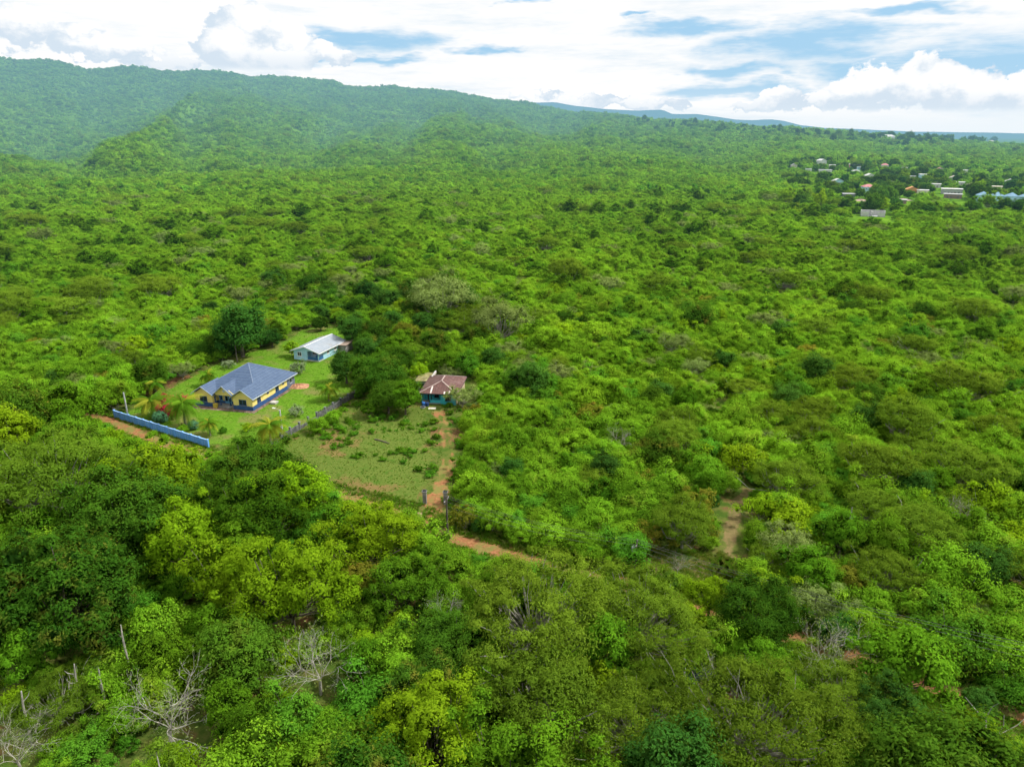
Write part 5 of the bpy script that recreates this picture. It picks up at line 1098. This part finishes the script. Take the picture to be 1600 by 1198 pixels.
# taller dark trees round the settlement and along the right skyline
for fx, fy, fr in FARSPOTS:
    for _ in range(7):
        t = random.uniform(-.4, PI+.4); q = fr+random.uniform(4, 22)*(1 if fy < 1200 else 3); x, y = fx+q*math.cos(t), fy+q*math.sin(t); hide = False
        for gx, gy, gr in FARSPOTS:
            ux, uy = gx/math.hypot(gx, gy), gy/math.hypot(gx, gy); al = (x-gx)*ux+(y-gy)*uy
            if abs((y-gy)*ux-(x-gx)*uy) < gr+2 and -62 < al < gr: hide = True
        if hide: continue
        k = random.choice(['mango0', 'dark0', 'dark1', 'mango1', 'bright0']); s = random.uniform(.7, 1.3)*(1 if fy < 1200 else 2.0)
        pts.append((x, y, float(hgt(x, y))-.3)); idx.append(KI[k]); rot.append((0, 0, random.random()*6)); scl.append((s, s, s*random.uniform(.9, 1.3)))
for _ in range(230):
    g = at_terrain(random.uniform(1225, 1610), random.choice([random.uniform(243, 300), random.uniform(285, 345)])); x, y = g[0], g[1]; hide = False
    for gx, gy, gr in FARSPOTS:
        ux, uy = gx/math.hypot(gx, gy), gy/math.hypot(gx, gy); al = (x-gx)*ux+(y-gy)*uy
        if abs((y-gy)*ux-(x-gx)*uy) < gr+2 and -62 < al < gr: hide = True
    if hide: continue
    k = random.choice(['mango0', 'dark0', 'dark1', 'mango1', 'bright0', 'dark0', 'olive0', 'lime1']); t_ = random.uniform(.6, 1.25); pts.append((x, y, g[2]-.3)); idx.append(KI[k]); rot.append((0, 0, random.random()*6)); scl.append((t_, t_, t_*random.uniform(.9, 1.3)))
for _ in range(190):
    px = random.uniform(985, 1490); g = at_terrain(px, np.interp(px, [985, 1180, 1320, 1450], [186, 198, 209.5, 222])+random.uniform(0, 9)) if _ < 0 else None
    az = az_of(px)+random.uniform(-.004, .004); r = np.interp(az, _A, _R)*random.uniform(.86, 1.0); x, y = r*math.sin(az), r*math.cos(az); s = random.uniform(.8, 1.7)
    pts.append((x, y, float(hgt(x, y))-.5)); idx.append(KI[random.choice(['dark0', 'dark1', 'mango0'])]); rot.append((0, 0, random.random()*6)); scl.append((s, s, s*random.uniform(.9, 1.6)))
instancer('woodland', 'dense green bushland and forest running to the hills', KEYS2, pts, idx, rot, scl)
def tuft(name, mat, n, r, hmin, hmax):
    mb = MB()
    for _ in range(n):
        t = random.random()*6.28; a = random.random()*r; x, y = a*math.cos(t), a*math.sin(t); h = random.uniform(hmin, hmax); ux, uy = math.cos(t+1.3)*.035, math.sin(t+1.3)*.035; lx, ly = math.cos(t)*h*.5, math.sin(t)*h*.5
        mb.poly([(x-ux, y-uy, 0), (x+ux, y+uy, 0), (x+ux*.5+lx*.5, y+uy*.5+ly*.5, h*.7), (x-ux*.5+lx, y-uy*.5+ly, h)])
    return mb.mesh(name, mat)
TU = [(tuft('tuft_green', MAT['grassblade'], 26, .35, .15, .4),), (tuft('tuft_dry', MAT['dryblade'], 26, .35, .15, .45),), (tuft('tuft_weed', MAT['weed'], 30, .45, .15, .5),)]
gp, gi_, gr, gs = [], [], [], []
def grass(P, n, w, smin, smax, patch):
    lo, hi = P.min(0), P.max(0); x = RNG.uniform(lo[0]-1, hi[0]+1, n); y = RNG.uniform(lo[1]-1, hi[1]+1, n)
    ok = (inside(P, x, y) | (segd(P, x, y) < 1.5)) & (segd(TRACK, x, y, False) > 1.2) & (segd(ROAD, x, y, False) > 2.0) & (vnoise(x/5., y/5., 21)+RNG.normal(size=n)*.2 > patch); x, y = x[ok], y[ok]
    for a, b in zip(x, y): gp.append((a, b, .005)); gi_.append(int(RNG.choice(3, p=w))); gr.append((0, 0, RNG.uniform(0, 6.28))); s = RNG.uniform(smin, smax); gs.append((s, s, s))
grass(LAWN, 9000, [.85, .12, .03], .2, .45, .0); grass(FIELD, 5200, [.5, .3, .2], .2, .5, .0); grass(VERGE, 1500, [.3, .6, .1], .5, 1.2, .2); grass(PATCH, 700, [.3, .5, .2], .5, 1.1, .5)
t = RNG.random(9000)*(len(ROAD)-1.001); i = t.astype(int); f = (t-i)[:, None]; c = ROAD[i]*(1-f)+ROAD[i+1]*f; side = RNG.choice([-1, 1], 9000)*RNG.uniform(1.3, 4.6, 9000); dv = ROAD[i+1]-ROAD[i]; dv /= np.linalg.norm(dv, axis=1, keepdims=True); c = c+np.stack([-dv[:, 1], dv[:, 0]], 1)*side[:, None]
for a, b in c: gp.append((a, b, .005)); gi_.append(int(RNG.choice(3, p=[.4, .35, .25]))); gr.append((0, 0, RNG.uniform(0, 6.28))); s = RNG.uniform(.4, 1.2); gs.append((s, s, s))
instancer('grass', 'short grass and weeds of the lawn, clearing and road edges', TU, gp, gi_, gr, gs)
# ------------------------------------------------------------------ sky
SUN_AZ, SUN_EL = math.radians(84), math.radians(52)
def sky():
    w = bpy.data.worlds.new('World'); scene.world = w; w.use_nodes = True; w.cycles.sampling_method = 'NONE'; nt = NT(w)
    STR = .10
    st = nt.n('ShaderNodeTexSky', sky_type='NISHITA', sun_disc=False, sun_elevation=SUN_EL, sun_rotation=SUN_AZ, air_density=1.0, dust_density=.6, ozone_density=1.5)
    d = nt.n('ShaderNodeTexCoord').outputs['Generated']; sep = nt.n('ShaderNodeSeparateXYZ', in_={0: d})
    az = nt.math('ARCTAN2', sep.outputs[0], sep.outputs[1]); el = nt.math('ARCSINE', sep.outputs[2])
    def vec(x, y, z=0.0):
        return nt.n('ShaderNodeCombineXYZ', in_={0: x, 1: y, 2: z}).outputs[0]
    # blue of the clear gaps: the physical sky pulled towards the saturated blue seen low in the picture
    blue = nt.mix(.85, st.outputs[0], (.36/STR, .66/STR, .93/STR)); blue = nt.mix(nt.maprange(el, .0, .07), (.66/STR, .82/STR, .95/STR), blue)
    # high streaky sheet
    p1 = vec(nt.math('MULTIPLY', az, 3.2), nt.math('MULTIPLY', el, 22.0)); n1 = nt.noise(p1, 1.0, 5, .6).outputs[0]
    p2 = vec(nt.math('MULTIPLY', az, 9.0), nt.math('MULTIPLY', el, 60.0), 4.0); n2 = nt.noise(p2, 1.0, 4, .65).outputs[0]
    def angles(px, py): q = unit(ray(px, py)); return math.atan2(q[0], q[1]), math.asin(q[2])
    def ell(azs, els, px, py, rx, ry):
        a, e = angles(px, py); ra = rx/F*.92; re = ry/F*.88
        u = nt.math('MULTIPLY', nt.math('SUBTRACT', azs, a), 1/ra); v = nt.math('MULTIPLY', nt.math('SUBTRACT', els, e), 1/re)
        return nt.math('SUBTRACT', 1.0, nt.math('SQRT', nt.math('ADD', nt.math('MULTIPLY', u, u), nt.math('MULTIPLY', v, v))))
    wz = nt.noise(vec(nt.math('MULTIPLY', az, 10), nt.math('MULTIPLY', el, 34), 9.0), 1.0, 4, .62).outputs['Color']; ws = nt.n('ShaderNodeSeparateColor', in_={0: wz})
    azw = nt.math('ADD', az, nt.math('MULTIPLY', nt.math('SUBTRACT', ws.outputs[0], .5), .22)); elw = nt.math('ADD', el, nt.math('MULTIPLY', nt.math('SUBTRACT', ws.outputs[1], .5), .045))
    gap = None
    for g in ((1075, 42, 105, 14), (1270, 66, 135, 26), (1150, 105, 70, 14), (1430, 17, 90, 8), (1560, 112, 170, 52), (1350, 110, 90, 24), (580, 62, 100, 20), (560, 92, 90, 8), (770, 76, 60, 9), (990, 25, 40, 5), (1130, 140, 110, 14), (800, 3, 60, 6)):
        e = ell(azw, elw, *g); gap = e if gap is None else nt.math('MAXIMUM', gap, e)
    cover = nt.math('SUBTRACT', 1.0, nt.math('MULTIPLY', nt.maprange(nt.math('ADD', gap, nt.math('MULTIPLY', nt.math('SUBTRACT', n2, .5), 1.5)), -.36, .70), .95))
    cover = nt.math('MULTIPLY', cover, nt.maprange(nt.math('ADD', nt.math('MULTIPLY', n1, .6), nt.math('MULTIPLY', n2, .4)), .25, .45, .8, 1))
    shade = nt.maprange(nt.math('ADD', nt.math('MULTIPLY', n1, .55), nt.math('MULTIPLY', n2, .45)), .33, .53)
    sheetc = nt.mix(shade, (.80/STR, .89/STR, .96/STR), (1.02/STR, 1.02/STR, 1.02/STR))
    c = nt.mix(cover, blue, sheetc)
    # cumulus heaps: lobes bent by billow noise, lit from the sun side, grey-blue below
    bz = nt.noise(vec(nt.math('MULTIPLY', az, 26), nt.math('MULTIPLY', el, 34), 2.0), 1.0, 5, .60).outputs['Color']; bs = nt.n('ShaderNodeSeparateColor', in_={0: bz})
    a2 = nt.math('ADD', az, nt.math('MULTIPLY', nt.math('SUBTRACT', bs.outputs[0], .5), .075)); e2 = nt.math('ADD', el, nt.math('MULTIPLY', nt.math('SUBTRACT', bs.outputs[1], .5), .055))
    def heap_(lobes, base, sx, c):
        m = None; lit = None
        for l in lobes:
            e = ell(a2, e2, *l); m = e if m is None else nt.math('MAXIMUM', m, e)
            f = ell(a2, e2, l[0]+sx*l[2]*.35, l[1]-l[3]*.40, l[2], l[3]); lit = f if lit is None else nt.math('MAXIMUM', lit, f)
        eb = angles(1400, base)[1]; al = nt.math('MULTIPLY', nt.maprange(m, .0, .16), nt.maprange(el, eb-.003, eb+.006))
        hb = nt.maprange(el, eb, eb+.030); li = nt.math('ADD', nt.math('MULTIPLY', lit, 1.1), nt.math('MULTIPLY', nt.math('SUBTRACT', bs.outputs[2], .5), 1.4))
        li = nt.math('MULTIPLY', nt.maprange(li, -.05, .7), nt.math('ADD', .35, nt.math('MULTIPLY', hb, .65)))
        return nt.mix(al, c, nt.mix(li, (.68/STR, .79/STR, .90/STR), (1.05/STR, 1.05/STR, 1.05/STR)))
    c = heap_([(1300, 160, 50, 18), (1345, 145, 55, 30), (1395, 128, 48, 34), (1440, 120, 46, 34), (1490, 140, 60, 32), (1550, 152, 60, 26), (1605, 148, 50, 28), (1680, 140, 70, 36)], 176, -1, c)
    c = heap_([(372, 42, 44, 28), (405, 38, 44, 28), (440, 62, 52, 32), (490, 84, 46, 18), (520, 92, 34, 12), (350, 82, 45, 28), (410, 92, 70, 20)], 104, 1, c)
    c = heap_([(1215, 160, 40, 20), (1180, 165, 40, 12), (900, 160, 90, 12), (1020, 165, 70, 9), (830, 148, 40, 12)], 178, -1, c)
    c = heap_([(20, 40, 60, 30), (120, 48, 50, 18), (150, 75, 60, 18), (250, 100, 60, 12)], 110, 1, c)
    c = nt.mix(nt.maprange(el, .0, .035, .7, 0), c, (.80/STR, .90/STR, .97/STR))
    # overhead, out of view, bright white is added to the sky for ambient fill
    c = nt.mix(nt.maprange(el, .25, .6), c, nt.mix(.85, st.outputs[0], (1.3/STR, 1.3/STR, 1.26/STR)))
    c = nt.mix(nt.maprange(el, -.02, -.004, 1, 0), c, (.30/STR, .42/STR, .5/STR))
    bg = nt.n('ShaderNodeBackground', in_={0: c, 1: STR}); out = nt.n('ShaderNodeOutputWorld'); nt.t.links.new(bg.outputs[0], out.inputs[0])
sky()
sd = bpy.data.lights.new('sun', 'SUN'); sd.energy = 5.0; sd.angle = math.radians(1.5); sd.color = (1.0, .95, .86); so = bpy.data.objects.new('sun', sd); COL.objects.link(so)
dv = Vector((math.sin(SUN_AZ)*math.cos(SUN_EL), math.cos(SUN_AZ)*math.cos(SUN_EL), math.sin(SUN_EL))); so.rotation_euler = dv.to_track_quat('Z', 'Y').to_euler()
# ------------------------------------------------------------------ camera and renderer
cd = bpy.data.cameras.new('camera'); cd.sensor_width = 36; cd.lens = 36*F/1600; cd.clip_start = 1; cd.clip_end = 40000
co = bpy.data.objects.new('camera', cd); COL.objects.link(co); co.location = (0, 0, HC); co.rotation_euler = (PI/2-PITCH, 0, 0); scene.camera = co
scene.view_settings.view_transform = 'Standard'; scene.view_settings.look = 'None'; scene.view_settings.exposure = 0
scene.cycles.use_adaptive_sampling = True; scene.cycles.adaptive_threshold = .04; scene.cycles.adaptive_min_samples = 12; scene.cycles.use_denoising = True
scene.cycles.max_bounces = 3; scene.cycles.diffuse_bounces = 2; scene.cycles.glossy_bounces = 1; scene.cycles.transmission_bounces = 2; scene.cycles.transparent_max_bounces = 4
scene.cycles.caustics_reflective = False; scene.cycles.caustics_refractive = False; scene.cycles.sample_clamp_indirect = 4
print('PLANTS', len(PLANTS), cnt, 'WOOD', len(WOOD), 'PTS', len(pts), 'GRASS', len(gp))
